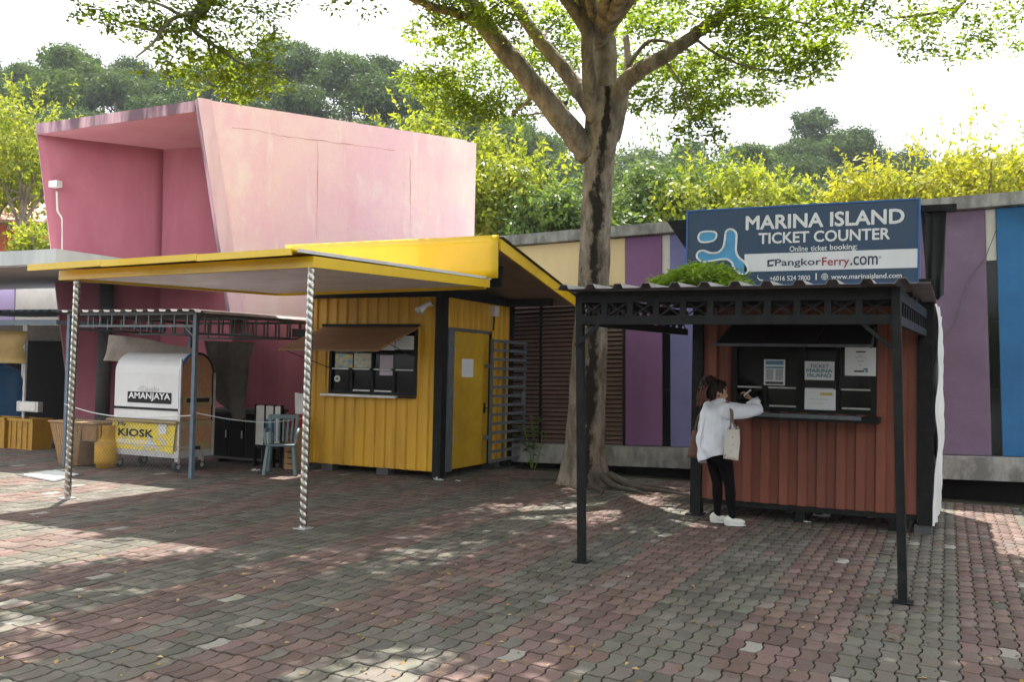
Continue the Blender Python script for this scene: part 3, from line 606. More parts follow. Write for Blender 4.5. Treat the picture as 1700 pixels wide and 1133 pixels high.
B(wx0-0.06, wx0+1.25, KY0-0.16, KY0-0.037, wz0-0.035, wz0-0.004).build('sill', 'white_paint', yk); B(wx0+1.26, wx1+0.0, KY0-0.09, KY0-0.037, wz0-0.03, wz0-0.004).build('sill', 'black_paint', yk)
ao = PX(627, 583, wx1+0.02); 
fl = MB().hexa([(wx0-0.1, KY0-0.05, wz1-0.005), (wx1+0.02, KY0-0.05, wz1-0.005), (wx1+0.02, ao[1], ao[2]-0.01), (wx0-0.1, ao[1], ao[2]-0.01)],
               [(wx0-0.1, KY0-0.05, wz1+0.02), (wx1+0.02, KY0-0.05, wz1+0.02), (wx1+0.02, ao[1], ao[2]+0.015), (wx0-0.1, ao[1], ao[2]+0.015)]).build('window_flap', 'awning_brown', yk)
B(wx0-0.12, wx1+0.04, KY0-0.075, KY0-0.036, wz1+0.022, wz1+0.06).build('hinge_rail', 'black_paint', fl)
MB().tube([(wx0-0.05, ao[1]+0.06, ao[2]), (wx0+0.02, KY0-0.04, zm+0.02)], 0.006, 6).build('stay_rod', 'black_paint', fl); MB().tube([(wx1+0.0, ao[1]+0.25, ao[2]+0.12), (wx1-0.03, KY0-0.04, zm+0.2)], 0.006, 6).build('stay_rod', 'black_paint', fl)
# door in the side wall
B(KX1-0.04, KX1+0.03, KY0+0.118, dy0-0.002, 0.1, dz1+0.04).build('door_frame', 'grey_steel', yk); B(KX1-0.04, KX1+0.03, dy1+0.002, dy1+0.04, 0.1, dz1+0.04).build('door_frame', 'black_paint', yk)
B(KX1-0.04, KX1+0.03, dy0, dy1, dz1+0.003, dz1+0.04).build('door_frame', 'grey_steel', yk)
door = B(KX1-0.03, KX1+0.012, dy0+0.01, dy1-0.02, dz0, dz1-0.004).build('door', 'yellow_door', yk, bevel=0.004)
MB().tube([(KX1+0.012, dy1-0.14, 0.98), (KX1+0.06, dy1-0.14, 0.98), (KX1+0.06, dy1-0.24, 0.98)], 0.011, 8).build('handle', 'charcoal', door); B(KX1+0.013, KX1+0.018, dy1-0.17, dy1-0.11, 0.9, 1.06).build('lock_plate', 'charcoal', door)
for z_ in (0.5, 1.15, 1.8): B(KX1+0.013, KX1+0.03, dy0+0.005, dy0+0.03, z_, z_+0.1).build('hinge', 'alu', door)
pn = PX(776, 611, KX1+0.016)
tag(solo(B(KX1+0.0125, KX1+0.015, pn[1]-0.17, pn[1]+0.19, pn[2]-0.14, pn[2]+0.13), 'paper_notice', 'paper', 'blank white paper notice taped to the yellow door', 'notice'), 'blank white paper notice taped to the yellow door')
# opened security grille
g0, g1, gb = PX(818, 563, -6.36), PX(872, 565, -6.36), PX(815, 768, -6.36)
gy0, gy1, gz1, gz0 = g0[1], g1[1], g0[2], 0.14
gr = thing('security_grille', 'grey steel ladder grille swung open beside the yellow door', 'grille', (-6.36, (gy0+gy1)/2, gz0))
for y_ in (gy0, gy0+(gy1-gy0)*0.38, gy1): B(-6.385, -6.345, y_-0.02, y_+0.02, gz0-0.0, gz1).build('upright', 'grey_steel', gr)
for k in range(14):
    z_ = gz0 + 0.03 + k*(gz1-gz0-0.06)/13; B(-6.343, -6.333, gy0-0.02, gy1+0.02, z_-0.022, z_+0.022).build('slat', 'grey_steel', gr)
B(-6.342, -6.315, gy1-0.18, gy1-0.05, 1.05, 1.22).build('lock_box', 'grey_steel', gr)
B(-6.48, -6.386, gy0-0.02, gy0+0.02, 1.6, 1.66).build('hinge', 'grey_steel', gr); B(-6.48, -6.386, gy0-0.02, gy0+0.02, 0.5, 0.56).build('hinge', 'grey_steel', gr)
# meter box and flood light
eb = PX(818, 516, KX1+0.03); B(KX1+0.027, KX1+0.10, eb[1]-0.07, eb[1]+0.09, eb[2]-0.09, eb[2]+0.07).build('meter_box', 'offwhite', yk); MB().tube([(KX1+0.06, eb[1], eb[2]-0.09), (KX1+0.05, eb[1], dz1+0.06)], 0.012, 6).build('cable', 'black_paint', yk)
fp = PY(708, 508, KY0-0.08)
flo = thing('flood_light', 'white bullet flood light on the front of the yellow kiosk', 'lamp', fp)
MB().lathe((fp[0]+0.03, KY0-0.035, fp[2]), [(0.001, 0), (0.05, 0.0), (0.05, 0.02), (0.001, 0.02)], 12).build('mount', 'white_paint', flo)
MB().tube([(fp[0]+0.03, KY0-0.03, fp[2]+0.03), (fp[0]+0.02, fp[1]-0.04, fp[2]+0.01), (fp[0]-0.03, fp[1]-0.11, fp[2]-0.06), (fp[0]-0.045, fp[1]-0.14, fp[2]-0.09)], [0.03, 0.035, 0.055, 0.07], 12).build('lamp_head', 'white_paint', flo, smooth=True)
# roof with deep front fascia
RX0, RX1, RYF, RYB = -8.98, -5.43, 11.0, 13.92; zt, zb = 3.36, 2.76
roof = MB().hexa([(RX0, RYF+0.03, zt-0.05), (RX1-0.02, RYF+0.03, zt-0.05), (RX1-0.02, RYB, zb-0.05), (RX0, RYB, zb-0.05)], [(RX0, RYF+0.03, zt-0.01), (RX1-0.02, RYF+0.03, zt-0.01), (RX1-0.02, RYB, zb), (RX0, RYB, zb)]).build('roof', 'soffit_tan', yk)
sheet(RX0, RX1+0.05, RYF+0.031, RYB+0.12, lambda x, y: zt + 0.0 + (zb-zt)*(y-RYF)/(RYB-RYF), 0.2, 0.025).build('roof_sheet', 'dark_roof', roof)
fas = MB().grid([[(x, RYF + 0.012*math.sin(x*2.1)*math.sin(z*3+x) - (0.006 if i % 2 else 0), z) for i, x in enumerate(np.linspace(RX0, RX1, 30))] for z in np.linspace(2.80, 3.375, 6)]).build('front_fascia', 'yellow_gloss', yk, smooth=True, thick=0.012)
MB().hexa([(RX1-0.018, RYF+0.04, zt-0.19), (RX1+0.012, RYF+0.04, zt-0.19), (RX1+0.012, RYB+0.0, zb-0.16), (RX1-0.018, RYB+0.0, zb-0.16)], [(RX1-0.018, RYF+0.04, zt-0.03), (RX1+0.012, RYF+0.04, zt-0.03), (RX1+0.012, RYB, zb-0.015), (RX1-0.018, RYB, zb-0.015)]).build('barge_board', 'yellow_gloss', yk)
MB().hexa([(RX0, RYF+0.04, zt-0.2), (RX1-0.03, RYF+0.04, zt-0.2), (RX1-0.03, RYB-0.05, zb-0.12), (RX0, RYB-0.05, zb-0.12)], [(RX0, RYF+0.04, zt-0.19), (RX1-0.03, RYF+0.04, zt-0.19), (RX1-0.03, RYB-0.05, zb-0.11), (RX0, RYB-0.05, zb-0.11)]).build('soffit', 'soffit_tan', yk)
B(RX0+0.3, RX1-0.25, 11.56, 11.66, KZ1+0.14, zt-0.33).build('rafter', 'black_paint', yk); B(RX0+0.3, RX1-0.25, 13.4, 13.5, KZ1+0.0, zb-0.05).build('rafter', 'black_paint', yk)
# papers in the yellow kiosk window
def notice(x0, x1, z0, z1, y, mat, label, parts=(), name='paper_notice'):
    t = thing(name, label, 'notice', ((x0+x1)/2, y, z0))
    B(x0, x1, y, y+0.002, z0, z1).build('sheet', mat, t)
    for (a, b_, c, d, mm) in parts: B(x0+(x1-x0)*a, x0+(x1-x0)*b_, y-0.0015, y-0.0005, z0+(z1-z0)*c, z0+(z1-z0)*d).build('print', mm, t)
    return t
def wpx(px, py): p = PY(px, py, yw+0.03); return p[0], p[2]
def notice_px(pa, pb, mat, label, parts=(), y=None, name='paper_notice'):
    y = yw+0.030 if y is None else y; a = PY(*pa, y); b_ = PY(*pb, y); return notice(a[0], b_[0], b_[2], a[2], y, mat, label, parts, name)
notice_px((557, 588), (585, 613), 'print_multi', 'blue and orange printed flyer leftmost in the yellow kiosk window')
notice_px((588, 587), (617, 612), 'print_pale', 'pale printed flyer second from left in the yellow kiosk window', ((.1, .35, .1, .45, 'print_pale'), (.5, .62, .5, .85, 'print_multi')))
notice_px((631, 590), (652, 624), 'lavender_paper', 'tall lavender paper in the middle of the yellow kiosk window')
notice_px((630, 566), (655, 582), 'paper', 'white sheet half behind the flap of the yellow kiosk', ())
notice_px((657, 558), (687, 581), 'paper', 'white printed sheet top right of the yellow kiosk window', tuple((.12, .85, .2+.12*k, .24+.12*k, 'print_grey') for k in range(6)))
tp = wpx(562, 629)
m = MB()
for k in range(16):
    a0, a1 = 2*math.pi*k/16, 2*math.pi*(k+1)/16
    m.bar((tp[0]+.035*math.cos(a0), yw+0.0, tp[1]+.035*math.sin(a0)), (tp[0]+.035*math.cos(a1), yw+0.0, tp[1]+.035*math.sin(a1)), 0.03, 0.02, (0, 1, 0))
solo(m, 'tape_roll', 'white_paint', 'white tape roll hanging in the yellow kiosk window', 'tape')

# ------------------------------------------------------------------ yellow canopy on twisted steel posts
cy = thing('yellow_canopy', 'bright yellow edged flat canopy on two twisted silver posts', 'canopy', (-7.4, 9.2, 0))
def hx8(x0, x1, y0, y1, za0, zb0, za1, zb1):  # z per end along x
    return MB().hexa([(x0,y0,za0),(x1,y0,za1),(x1,y1,za1),(x0,y1,za0)], [(x0,y0,zb0),(x1,y0,zb1),(x1,y1,zb1),(x0,y1,zb0)])
hx8(-9.17, -5.60, 7.28, 7.32, 2.495, 2.60, 2.545, 2.655).build('front_fascia', 'yellow_gloss', cy)
MB().hexa([(-5.64, 7.322, 2.545), (-5.60, 7.322, 2.545), (-5.60, 11.1, 2.685), (-5.64, 11.1, 2.685)], [(-5.64, 7.322, 2.655), (-5.60, 7.322, 2.655), (-5.60, 11.1, 2.79), (-5.64, 11.1, 2.79)]).build('side_fascia', 'yellow_gloss', cy)
MB().hexa([(-9.17, 7.322, 2.495), (-9.13, 7.322, 2.495), (-9.13, 11.1, 2.62), (-9.17, 11.1, 2.62)], [(-9.17, 7.322, 2.60), (-9.13, 7.322, 2.60), (-9.13, 11.1, 2.73), (-9.17, 11.1, 2.73)]).build('side_fascia', 'yellow_gloss', cy)
hx8(-9.13, -5.642, 11.03, 11.08, 2.615, 2.72, 2.66, 2.77).build('back_beam', 'yellow_gloss', cy)
zc = lambda x, y: 2.53 + 0.05*(x+9.17)/3.57 + 0.135*(y-7.3)/3.8
sheet(-9.128, -5.642, 7.325, 11.02, zc, 0.115, -0.012, 'x', 0.45).build('soffit', 'soffit_rib', cy)
zs = lambda x, y: 2.635 + 0.05*(x+9.33)/3.7 + 0.13*(y-7.05)/4.05
MB().grid([[(x, y, zs(x, y) - 0.0) for x in np.linspace(-9.34, -5.61, 16)] for y in np.linspace(7.05, 11.14, 10)]).build('roof_sheet', 'yellow_gloss', cy, thick=0.02)
jn = [-9.35, -8.2, -6.85, -5.66]
for a, b_ in zip(jn[:-1], jn[1:]):
    z0, z1 = zs(a, 7.05), zs(b_, 7.05); hx8(a+0.002, b_-0.002, 7.015, 7.036, z0-0.058, z0+0.012, z1-0.05, z1+0.014+random.uniform(0, .006)).build('edge_flashing', 'yellow_gloss', cy)
MB().hexa([(-5.608, 7.04, zs(-5.6, 7.05)-0.022), (-5.598, 7.04, zs(-5.6, 7.05)-0.022), (-5.598, 11.14, zs(-5.6, 11.14)-0.022), (-5.608, 11.14, zs(-5.6, 11.14)-0.022)], [(-5.608, 7.04, zs(-5.6, 7.05)+0.012), (-5.598, 7.04, zs(-5.6, 7.05)+0.012), (-5.598, 11.14, zs(-5.6, 11.14)+0.012), (-5.608, 11.14, zs(-5.6, 11.14)+0.012)]).build('edge_flashing', 'white_paint', cy)
def twisted(base, topp, parent):
    base, topp = np.asarray(base), np.asarray(topp); n, rows = 24, 330; m = MB(); ax = unit(topp-base)
    a = unit(np.cross(ax, [0, 1, 0])); b_ = np.cross(ax, a); L_ = np.linalg.norm(topp-base)
    P = []
    for i in range(rows):
        z = L_*i/(rows-1); row = []
        for k in range(n+1):
            t = 2*math.pi*k/n; r = 0.034 + 0.005*abs(math.sin(t + z*42))**0.7
            row.append(base + ax*z + r*(math.cos(t)*a + math.sin(t)*b_))
        P.append(row)
    m.grid(P); p = m.build('post', 'silver', parent, smooth=True)
    MB().box(base[0]-0.07, base[0]+0.07, base[1]-0.07, base[1]+0.07, 0.003, 0.014).build('base_plate', 'alu', p)
t1 = PY(126, 466, 7.36); t2 = PY(513, 449, 7.30)
twisted(G(112, 829), (t1[0], 7.38, 2.50), cy); twisted(G(503, 879), (t2[0], 7.335, 2.545), cy)
# ------------------------------------------------------------------ dark steel shed over the food cart
sh = thing('steel_shed', 'open grey steel lean-to with corrugated roof over the food cart', 'shed', (-10.6, 10.8, 0))
SX0, SX1, SY0, SY1 = -11.84, -9.36, 9.62, 12.05
for (x_, y_) in ((SX0, SY0), (SX1, SY0), (SX0, SY1), (SX1, SY1)): B(x_-0.028, x_+0.028, y_-0.028, y_+0.028, 0, 2.27).build('post', 'blue_steel', sh)
def ladder(p, q, z0, z1, n_, name):
    p, q = np.array(p, float), np.array(q, float); m = MB()
    m.bar([*p, z1], [*q, z1], 0.035, 0.035); m.bar([*p, z0], [*q, z0], 0.03, 0.03)
    for k in range(n_): c = p + (q-p)*(k+0.5)/n_; m.bar([*c, z0], [*c, z1], 0.022, 0.022)
    return m.build(name, 'grey_steel', sh)
ladder((SX0+.03, SY0), (SX1-.03, SY0), 2.09, 2.265, 10, 'truss'); ladder((SX0+.03, SY0+1.2), (SX1-.03, SY0+1.2), 2.02, 2.262, 10, 'truss'); ladder((SX0+.03, SY1), (SX1-.03, SY1), 2.0, 2.26, 10, 'truss')
ladder((SX1, SY0+.03), (SX1, SY1-.03), 1.99, 2.262, 9, 'truss'); ladder((SX0, SY0+.03), (SX0, SY1-.03), 2.05, 2.262, 9, 'truss')
sheet(SX0-0.14, SX1+0.30, SY0-0.14, SY1+0.2, lambda x, y: 2.287 + 0.012*(y-SY0) - 0.10*max(0, x-SX1), 0.215, 0.032).build('roof_sheet', 'rib_roof_top', sh, thick=0.004)
MB().bar((SX1-0.03, SY0, 2.09-0.15), (SX1-0.2, SY0, 2.08), 0.02, 0.02).build('brace', 'grey_steel', sh); MB().bar((SX0+0.03, SY0, 2.09-0.15), (SX0+0.2, SY0, 2.08), 0.02, 0.02).build('brace', 'grey_steel', sh)
# second low roof between shed and yellow kiosk
lr = thing('low_roof', 'dark rusty low roof joining the shed to the yellow kiosk', 'roof', (-9.0, 12.2, 0))
MB().hexa([(-9.3, 11.6, 2.02), (-8.82, 11.5, 1.98), (-8.82, 13.2, 1.98), (-9.3, 13.2, 2.02)], [(-9.3, 11.6, 2.15), (-8.82, 11.5, 2.12), (-8.82, 13.2, 2.14), (-9.3, 13.2, 2.16)]).build('sheet', 'dark_roof', lr)
B(-8.87, -8.82, 11.55, 11.6, 0, 1.98).build('post', 'blue_steel', lr)
# hung cloths
def cloth(top, bottom, n_=18, rows=10, amp=0.05, seed=1):
    r = random.Random(seed); T_, B_ = catmull(top, 6, False), catmull(bottom, 6, False); P = []; f1, f2 = r.uniform(14, 20), r.uniform(5, 8)
    for i in range(rows+1):
        v = i/rows; row = []
        for k in range(len(T_)):
            kk = min(k, len(B_)-1); p = T_[k]*(1-v) + B_[kk]*v; u = k/len(T_); off = amp*(0.3+0.7*v)*(math.sin(f1*u+3*v) + 0.6*math.sin(f2*u*2.3+1+4*v) + 0.4*math.sin(22*u-6*v))
            row.append(p + np.array([0.15*off, off, 0.3*amp*math.sin(9*u+5*v)*v]))
        P.append(row)
    return MB().grid(P)
def pts_y(lst, y): return [PY(a, b_, y) for a, b_ in lst]
solo(cloth(pts_y([(180, 556), (235, 562), (290, 574), (325, 578)], 10.6), pts_y([(172, 598), (205, 602), (260, 606), (325, 604)], 10.5), amp=0.03, seed=2), 'hung_cloth', 'tarp', 'beige cloth slung behind the top of the food cart', 'cloth', smooth=True)
solo(cloth(pts_y([(338, 566), (365, 567), (392, 568), (420, 569)], 11.32), pts_y([(358, 660), (378, 684), (402, 694), (411, 640)], 11.28), amp=0.04, seed=3), 'hung_tarpaulin', 'tarp_dark', 'brown tarpaulin hanging twisted beside the food cart', 'tarpaulin', smooth=True)
# food cart
cyf = 9.98; ca0, ca1 = PY(188, 700, cyf)[0], PY(299, 700, cyf)[0]; cztop = PY(250, 586, cyf+0.25)[2]; cyb = PX(353, 690, ca1)[1]; cyb = min(cyb, cyf+1.25)
cart = thing('food_cart', 'white domed food cart with yellow printed counter front', 'food cart', ((ca0+ca1)/2, (cyf+cyb)/2, 0))
zw = PY(240, 757, cyf)[2]; zc1 = PY(240, 697, cyf)[2]; zband = PY(240, 678, cyf)[2]
rr = 0.30
prof = [(cyf, zc1+0.004), (cyf, cztop-rr)] + [(cyf+rr-rr*math.cos(t), cztop-rr+rr*math.sin(t)) for t in np.linspace(0.2, math.pi/2, 8)] + [(cyf+(cyb-cyf)-rr+rr*math.sin(t), cztop-rr+rr*math.cos(t)) for t in np.linspace(0, math.pi/2-0.01, 8)] + [(cyb, zc1+0.004)]
MB().prism([(ca0, y, z) for y, z in prof][::-1], (ca1-ca0-0.03, 0, 0)).build('body', 'cart_white', cart, bevel=0.02)
MB().prism([(ca1-0.028, y, z) for y, z in prof][::-1], (0.012, 0, 0)).build('side_panel', 'cart_copper', cart)
edge = MB(); pe = [np.array([ca1-0.02, y, z]) for y, z in prof]
edge.tube(pe[:9], 0.022, 6); edge.build('side_trim', 'sign_frame', cart); MB().tube(pe[8:], 0.02, 6).build('side_trim', 'charcoal', cart)
B(ca0-0.01, ca1+0.01, cyf-0.012, cyf-0.001, zband-0.022, zband+0.012).build('band', 'charcoal', cart)
B(ca0-0.04, ca1+0.02, cyf-0.10, cyb, zc1-0.03, zc1).build('counter', 'cart_tan', cart)
B(ca0, ca1, cyf-0.02, cyb-0.01, zw+0.10, zc1-0.033).build('cabinet', 'cart_tan', cart); B(ca0-0.01, ca1+0.01, cyf-0.03, cyb, zw, zw+0.098).build('chassis', 'alu', cart)
for z_, mm in ((zc1+0.22, 'charcoal'), (zc1-0.32, 'cart_copper')): B(ca1+0.001, ca1+0.012, cyf+0.03, cyb-0.04, z_, z_+(0.14 if mm == 'charcoal' else 0.24)).build('side_panel', 'cart_tan' if mm == 'charcoal' else mm, cart)
B(ca1+0.0125, ca1+0.02, cyf+0.1, cyb-0.1, zc1+0.27, zc1+0.33).build('name_plate', 'charcoal', cart); B(ca1+0.0125, ca1+0.02, cyf+0.25, cyb-0.25, zc1-0.42, zc1-0.37).build('handle', 'charcoal', cart)
B(ca1-0.006, ca1+0.024, cyf-0.035, cyf-0.008, zw, zc1+0.9).build('corner_post', 'alu', cart); B(ca1-0.006, ca1+0.024, cyb, cyb+0.02, zw, zc1+0.7).build('corner_post', 'alu', cart)
# printed banner on the counter front, torn on the right
bz0, bz1 = zw+0.085, zc1-0.035; bxx0, bxx1 = ca0+0.01, ca1-0.04
bpts = [(bxx0, bz0+.01), (bxx0+.3, bz0), (bxx1-.2, bz0+.0), (bxx1-.05, bz0-.03), (bxx1-.02, bz0+.25), (bxx1, bz1-.02), (bxx0+.02, bz1)]
ban = MB().prism([(x, cyf-0.034, z) for x, z in bpts], (0, -0.004, 0)).build('counter_banner', 'cart_print', cart)
bw = bxx1-bxx0; bh = bz1-bz0
for k, (a, b_, c, d, mm) in enumerate(((.74, .86, .62, .97, 'paper'), (.10, .62, .30, .335, 'sign_white'), (.08, .70, .235, .27, 'sign_white'), (.18, .66, .16, .20, 'sign_white'))):
    m = MB()
    if k == 0: m.box(bxx0+bw*a, bxx0+bw*b_, cyf-0.041, cyf-0.039, bz0+bh*c, bz0+bh*d)
    else:
        xx = bxx0+bw*a
        while xx < bxx0+bw*b_: ln = random.uniform(.02, .06); m.box(xx, xx+ln, cyf-0.0405, cyf-0.0390, bz0+bh*c, bz0+bh*d); xx += ln+.012
    m.build('print', mm, ban)
pet = MB()
for k in range(7):
    cx_, cz_, r_ = bxx0+bw*random.uniform(.55, .95), bz0+bh*random.uniform(.08, .6), random.uniform(.03, .075)
    pet.add([(cx_+r_*math.cos(t)*random.uniform(.7, 1), cyf-0.0395-0.0004*k, cz_+r_*math.sin(t)*random.uniform(.6, 1)) for t in np.linspace(0, 6, 9)], [tuple(range(9))])
pet.build('print', 'banner_white', ban)
text('KIOSK', 'lettering', ban, 'charcoal', bxx0+bw*.12, bxx0+bw*.66, bz0+bh*.47, bz0+bh*.73, cyf-0.0425, bold=0.035)
text('My', 'lettering', ban, 'charcoal', bxx0+bw*.11, bxx0+bw*.24, bz0+bh*.80, bz0+bh*.96, cyf-0.0425, bold=0.02)
p0, p1 = PY(212, 668, cyf), PY(285, 653, cyf)
B(p0[0], p1[0], cyf-0.010, cyf-0.003, p0[2], p1[2]).build('name_plate', 'charcoal', cart, bevel=0.003)
text('AMANJAYA', 'lettering', cart, 'sign_white', p0[0]+.03, p1[0]-.02, p0[2]+.035, p1[2]-.012, cyf-0.0115, bold=0.03)
p2_, p3_ = PY(229, 651, cyf), PY(265, 642, cyf); text('•Kiosk•', 'lettering', cart, 'alu', p2_[0], p3_[0], p2_[2], p3_[2], cyf-0.004, bold=0.02)
for x_ in (ca0+0.07, ca1-0.09):
    for y_ in (cyf+0.06, cyb-0.12):
        wh = MB().tube([(x_-0.025, y_, 0.075), (x_+0.025, y_, 0.075)], 0.075, 16).build('wheel', 'rubber', cart); MB().tube([(x_-0.029, y_, 0.075), (x_+0.029, y_, 0.075)], 0.035, 10).build('hub', 'alu', wh); B(x_-0.035, x_+0.035, y_-0.02, y_+0.02, 0.12, zw).build('fork', 'alu', wh)
# rattan bar counter
rb = 9.72; q0, q1, q2 = PY(82, 698, rb), PY(136, 698, rb), PY(205, 698, rb); l0, l1 = PY(95, 778, rb), PY(124, 780, rb)
ra = thing('rattan_counter', 'woven rattan bar counter with flared leg left of the food cart', 'counter', (q1[0], rb+.2, 0))
zt_ = q0[2]
B(q0[0]-0.02, ca0-0.06, rb-0.02, rb+0.5, zt_-0.03, zt_).build('top', 'rattan', ra, bevel=0.01)
MB().hexa([(l0[0], rb+.03, 0.0), (l1[0], rb+.03, 0.0), (l1[0], rb+.42, 0.0), (l0[0], rb+.42, 0.0)], [(q0[0], rb, zt_-.033), (q1[0], rb, zt_-.033), (q1[0], rb+.48, zt_-.033), (q0[0], rb+.48, zt_-.033)]).build('leg', 'rattan', ra, bevel=0.01)
B(q1[0]+0.003, ca0-0.07, rb+0.01, rb+0.46, zt_-0.27, zt_-0.033).build('apron', 'rattan', ra, bevel=0.01)
for k in range(13):     # weave ridges
    x_ = q0[0] + (q1[0]-q0[0])*(k+.5)/13; xb_ = l0[0] + (l1[0]-l0[0])*(k+.5)/13; MB().tube([(xb_, rb+.028, 0.01), (x_, rb-.002, zt_-.04)], 0.007, 5).build('rattan_strand', 'wood', ra)
for k in range(14):
    x_ = q1[0]+.01 + (ca0-.08-q1[0])*(k+.5)/14; MB().tube([(x_, rb+.008, zt_-.265), (x_, rb+.008, zt_-.04)], 0.007, 5).build('rattan_strand', 'wood', ra)
# gas cylinder
gc = PY(168, 780, 9.85); gr_ = 0.15; 
gas = thing('gas_cylinder', 'dented yellow gas cylinder under the rattan counter', 'gas cylinder', (gc[0]+.02, 9.92, 0))
MB().lathe((gc[0]+.02, 9.92, 0), [(0.14, 0.0), (0.145, 0.05), (gr_+.015, 0.06), (gr_+.02, 0.11), (gr_+.02, 0.36), (gr_+.0, 0.42), (0.10, 0.46), (0.04, 0.475)], 20).build('tank', 'gas_yellow', gas, smooth=True)
for a_ in range(4):
    t0 = a_*math.pi/2+.3; m = MB()
    for s_ in range(7):
        ta, tb = t0+s_*.2, t0+(s_+1)*.2; m.bar((gc[0]+.02+.135*math.cos(ta), 9.92+.135*math.sin(ta), .535), (gc[0]+.02+.135*math.cos(tb), 9.92+.135*math.sin(tb), .535), .012, .19)
    m.build('collar', 'gas_yellow', gas)
MB().tube([(gc[0]+.02, 9.92, .46), (gc[0]+.02, 9.92, .56)], .025, 10).build('valve', 'alu', gas)
# chain link fence along the shed front
fe = thing('chain_link_fence', 'low chain link fence along the front of the shed', 'fence', ((SX0+SX1)/2, SY0-.05, 0))
def chain(xa_, xb_, y_, z0, z1, c=0.062, r=0.0012):
    m = MB(); hgt = z1-z0
    for sgn in (1, -1):
        s0 = xa_-hgt if sgn > 0 else xa_
        x = s0
        while x < xb_ + (0 if sgn > 0 else hgt):
            p = np.array([x, z0]); q_ = np.array([x+sgn*hgt, z1])
            lo, hi = 0.0, 1.0
            for bound in (xa_, xb_):
                dxx = q_[0]-p[0]; t = (bound-p[0])/dxx
                if dxx > 0: lo, hi = (max(lo, t), hi) if bound == xa_ else (lo, min(hi, t))
                else: lo, hi = (lo, min(hi, t)) if bound == xa_ else (max(lo, t), hi)
            if hi > lo + 0.01: a_, b_ = p+(q_-p)*lo, p+(q_-p)*hi; m.bar((a_[0], y_+sgn*0.002, a_[1]), (b_[0], y_+sgn*0.002, b_[1]), 2*r, 2*r)
            x += c
    return m
chain(SX0+.03, SX1-.03, SY0-.04, 0.06, 0.78).build('wire_mesh', 'wire', fe)
MB().tube(catmull([(SX0, SY0-.04, .93), (-11.2, SY0-.04, .82), (-10.4, SY0-.04, .79), (SX1, SY0-.04, .86)], 6, False), .008, 6).build('top_wire', 'banner_white', fe)
MB().tube([(SX0+.03, SY0-.04, .4), (SX1-.03, SY0-.04, .42)], .003, 5).build('tie_wire', 'wire', fe)
rp = MB().tube(catmull([(SX1, SY0+.03, .90), (-9.15, 10.1, .80), (-8.95, 10.7, .74), (-8.83, 11.38, .78)], 6, False), 0.008, 6); solo(rp, 'rope', 'banner_white', 'slack rope strung from the shed post towards the yellow kiosk', 'rope')
# folded white panels on a black rack
fx = [PY(p, 700, 11.3)[0] for p in (424, 440, 455, 467)]; fz1, fz0 = PY(440, 672, 11.3)[2], PY(440, 745, 11.3)[2]
fd = thing('folded_rack', 'folded rack of three white panels in a black frame under the low roof', 'rack', (np.mean(fx), 11.35, 0))
for a_, b_ in zip(fx[:-1], fx[1:]): B(a_+.012, b_-.012, 11.3, 11.33, fz0+.05, fz1-.02).build('panel', 'white_paint', fd)
for x_ in fx: B(x_-.010, x_+.010, 11.285, 11.345, 0, fz1).build('upright', 'black_paint', fd)
B(fx[0], fx[-1], 11.28, 11.284, fz0, fz0+.035).build('rail', 'black_paint', fd); B(fx[1]+.013, fx[2]-.013, 11.292, 11.299, fz0+.25, fz0+.45).build('label_patch', 'blue_plastic', fd)
bp0, bp1 = PY(470, 655, 11.55), PY(497, 691, 11.55)
solo(MB().prism([(bp0[0]+.02, 11.5, bp1[2]), (bp1[0], 11.5, bp1[2]), (bp1[0], 11.56, bp0[2]-.05), (bp0[0], 11.56, bp0[2])], (0, .02, 0)), 'white_board', 'white_paint', 'white board leaning on the crates left of the yellow kiosk', 'board') if False else None
crz = PY(490, 710, 11.3)[2]
cx0, cx1 = PY(478, 720, 11.2)[0], -8.84
tb = thing('wooden_crate', 'tall slatted wooden crate behind the plastic chair', 'crate', ((cx0+cx1)/2, 11.3, 0))
for k in range(7): B(cx0, cx1, 11.13, 11.15, 0.02+k*(crz-.02)/7, 0.02+(k+.8)*(crz-.02)/7).build('slat', 'wood', tb)
for x_ in (cx0, cx1-.03): B(x_, x_+.03, 11.152, 11.4, 0, crz-.02).build('side', 'wood', tb)
B(cx0, cx1, 11.152, 11.4, crz-.018, crz-.003).build('lid', 'wood', tb)
rc = thing('red_crate', 'red plastic crate on top of the wooden crate', 'crate', ((cx0+cx1)/2, 11.25, crz))
rz1 = crz+.2
for a_ in ((cx0+.02, cx1-.01, 11.15, 11.165), (cx0+.02, cx1-.01, 11.38, 11.395)): B(a_[0], a_[1], a_[2], a_[3], crz, rz1).build('wall', 'red_plastic', rc)
for x_ in (cx0+.02, cx1-.025): B(x_, x_+.015, 11.167, 11.378, crz, rz1).build('wall', 'red_plastic', rc)
B(cx0+.005, cx1, 11.13, 11.148, rz1-.035, rz1).build('rim', 'red_plastic', rc)
solo(MB().hexa([(cx0-.03, 11.41, crz), (cx1, 11.41, crz), (cx1, 11.44, crz), (cx0-.03, 11.44, crz)], [(cx0-.06, 11.41, crz+.52), (cx1+.0, 11.41, crz+.5), (cx1+.0, 11.44, crz+.5), (cx0-.06, 11.44, crz+.52)]), 'white_board', 'white_paint', 'white board standing behind the red crate', 'board')
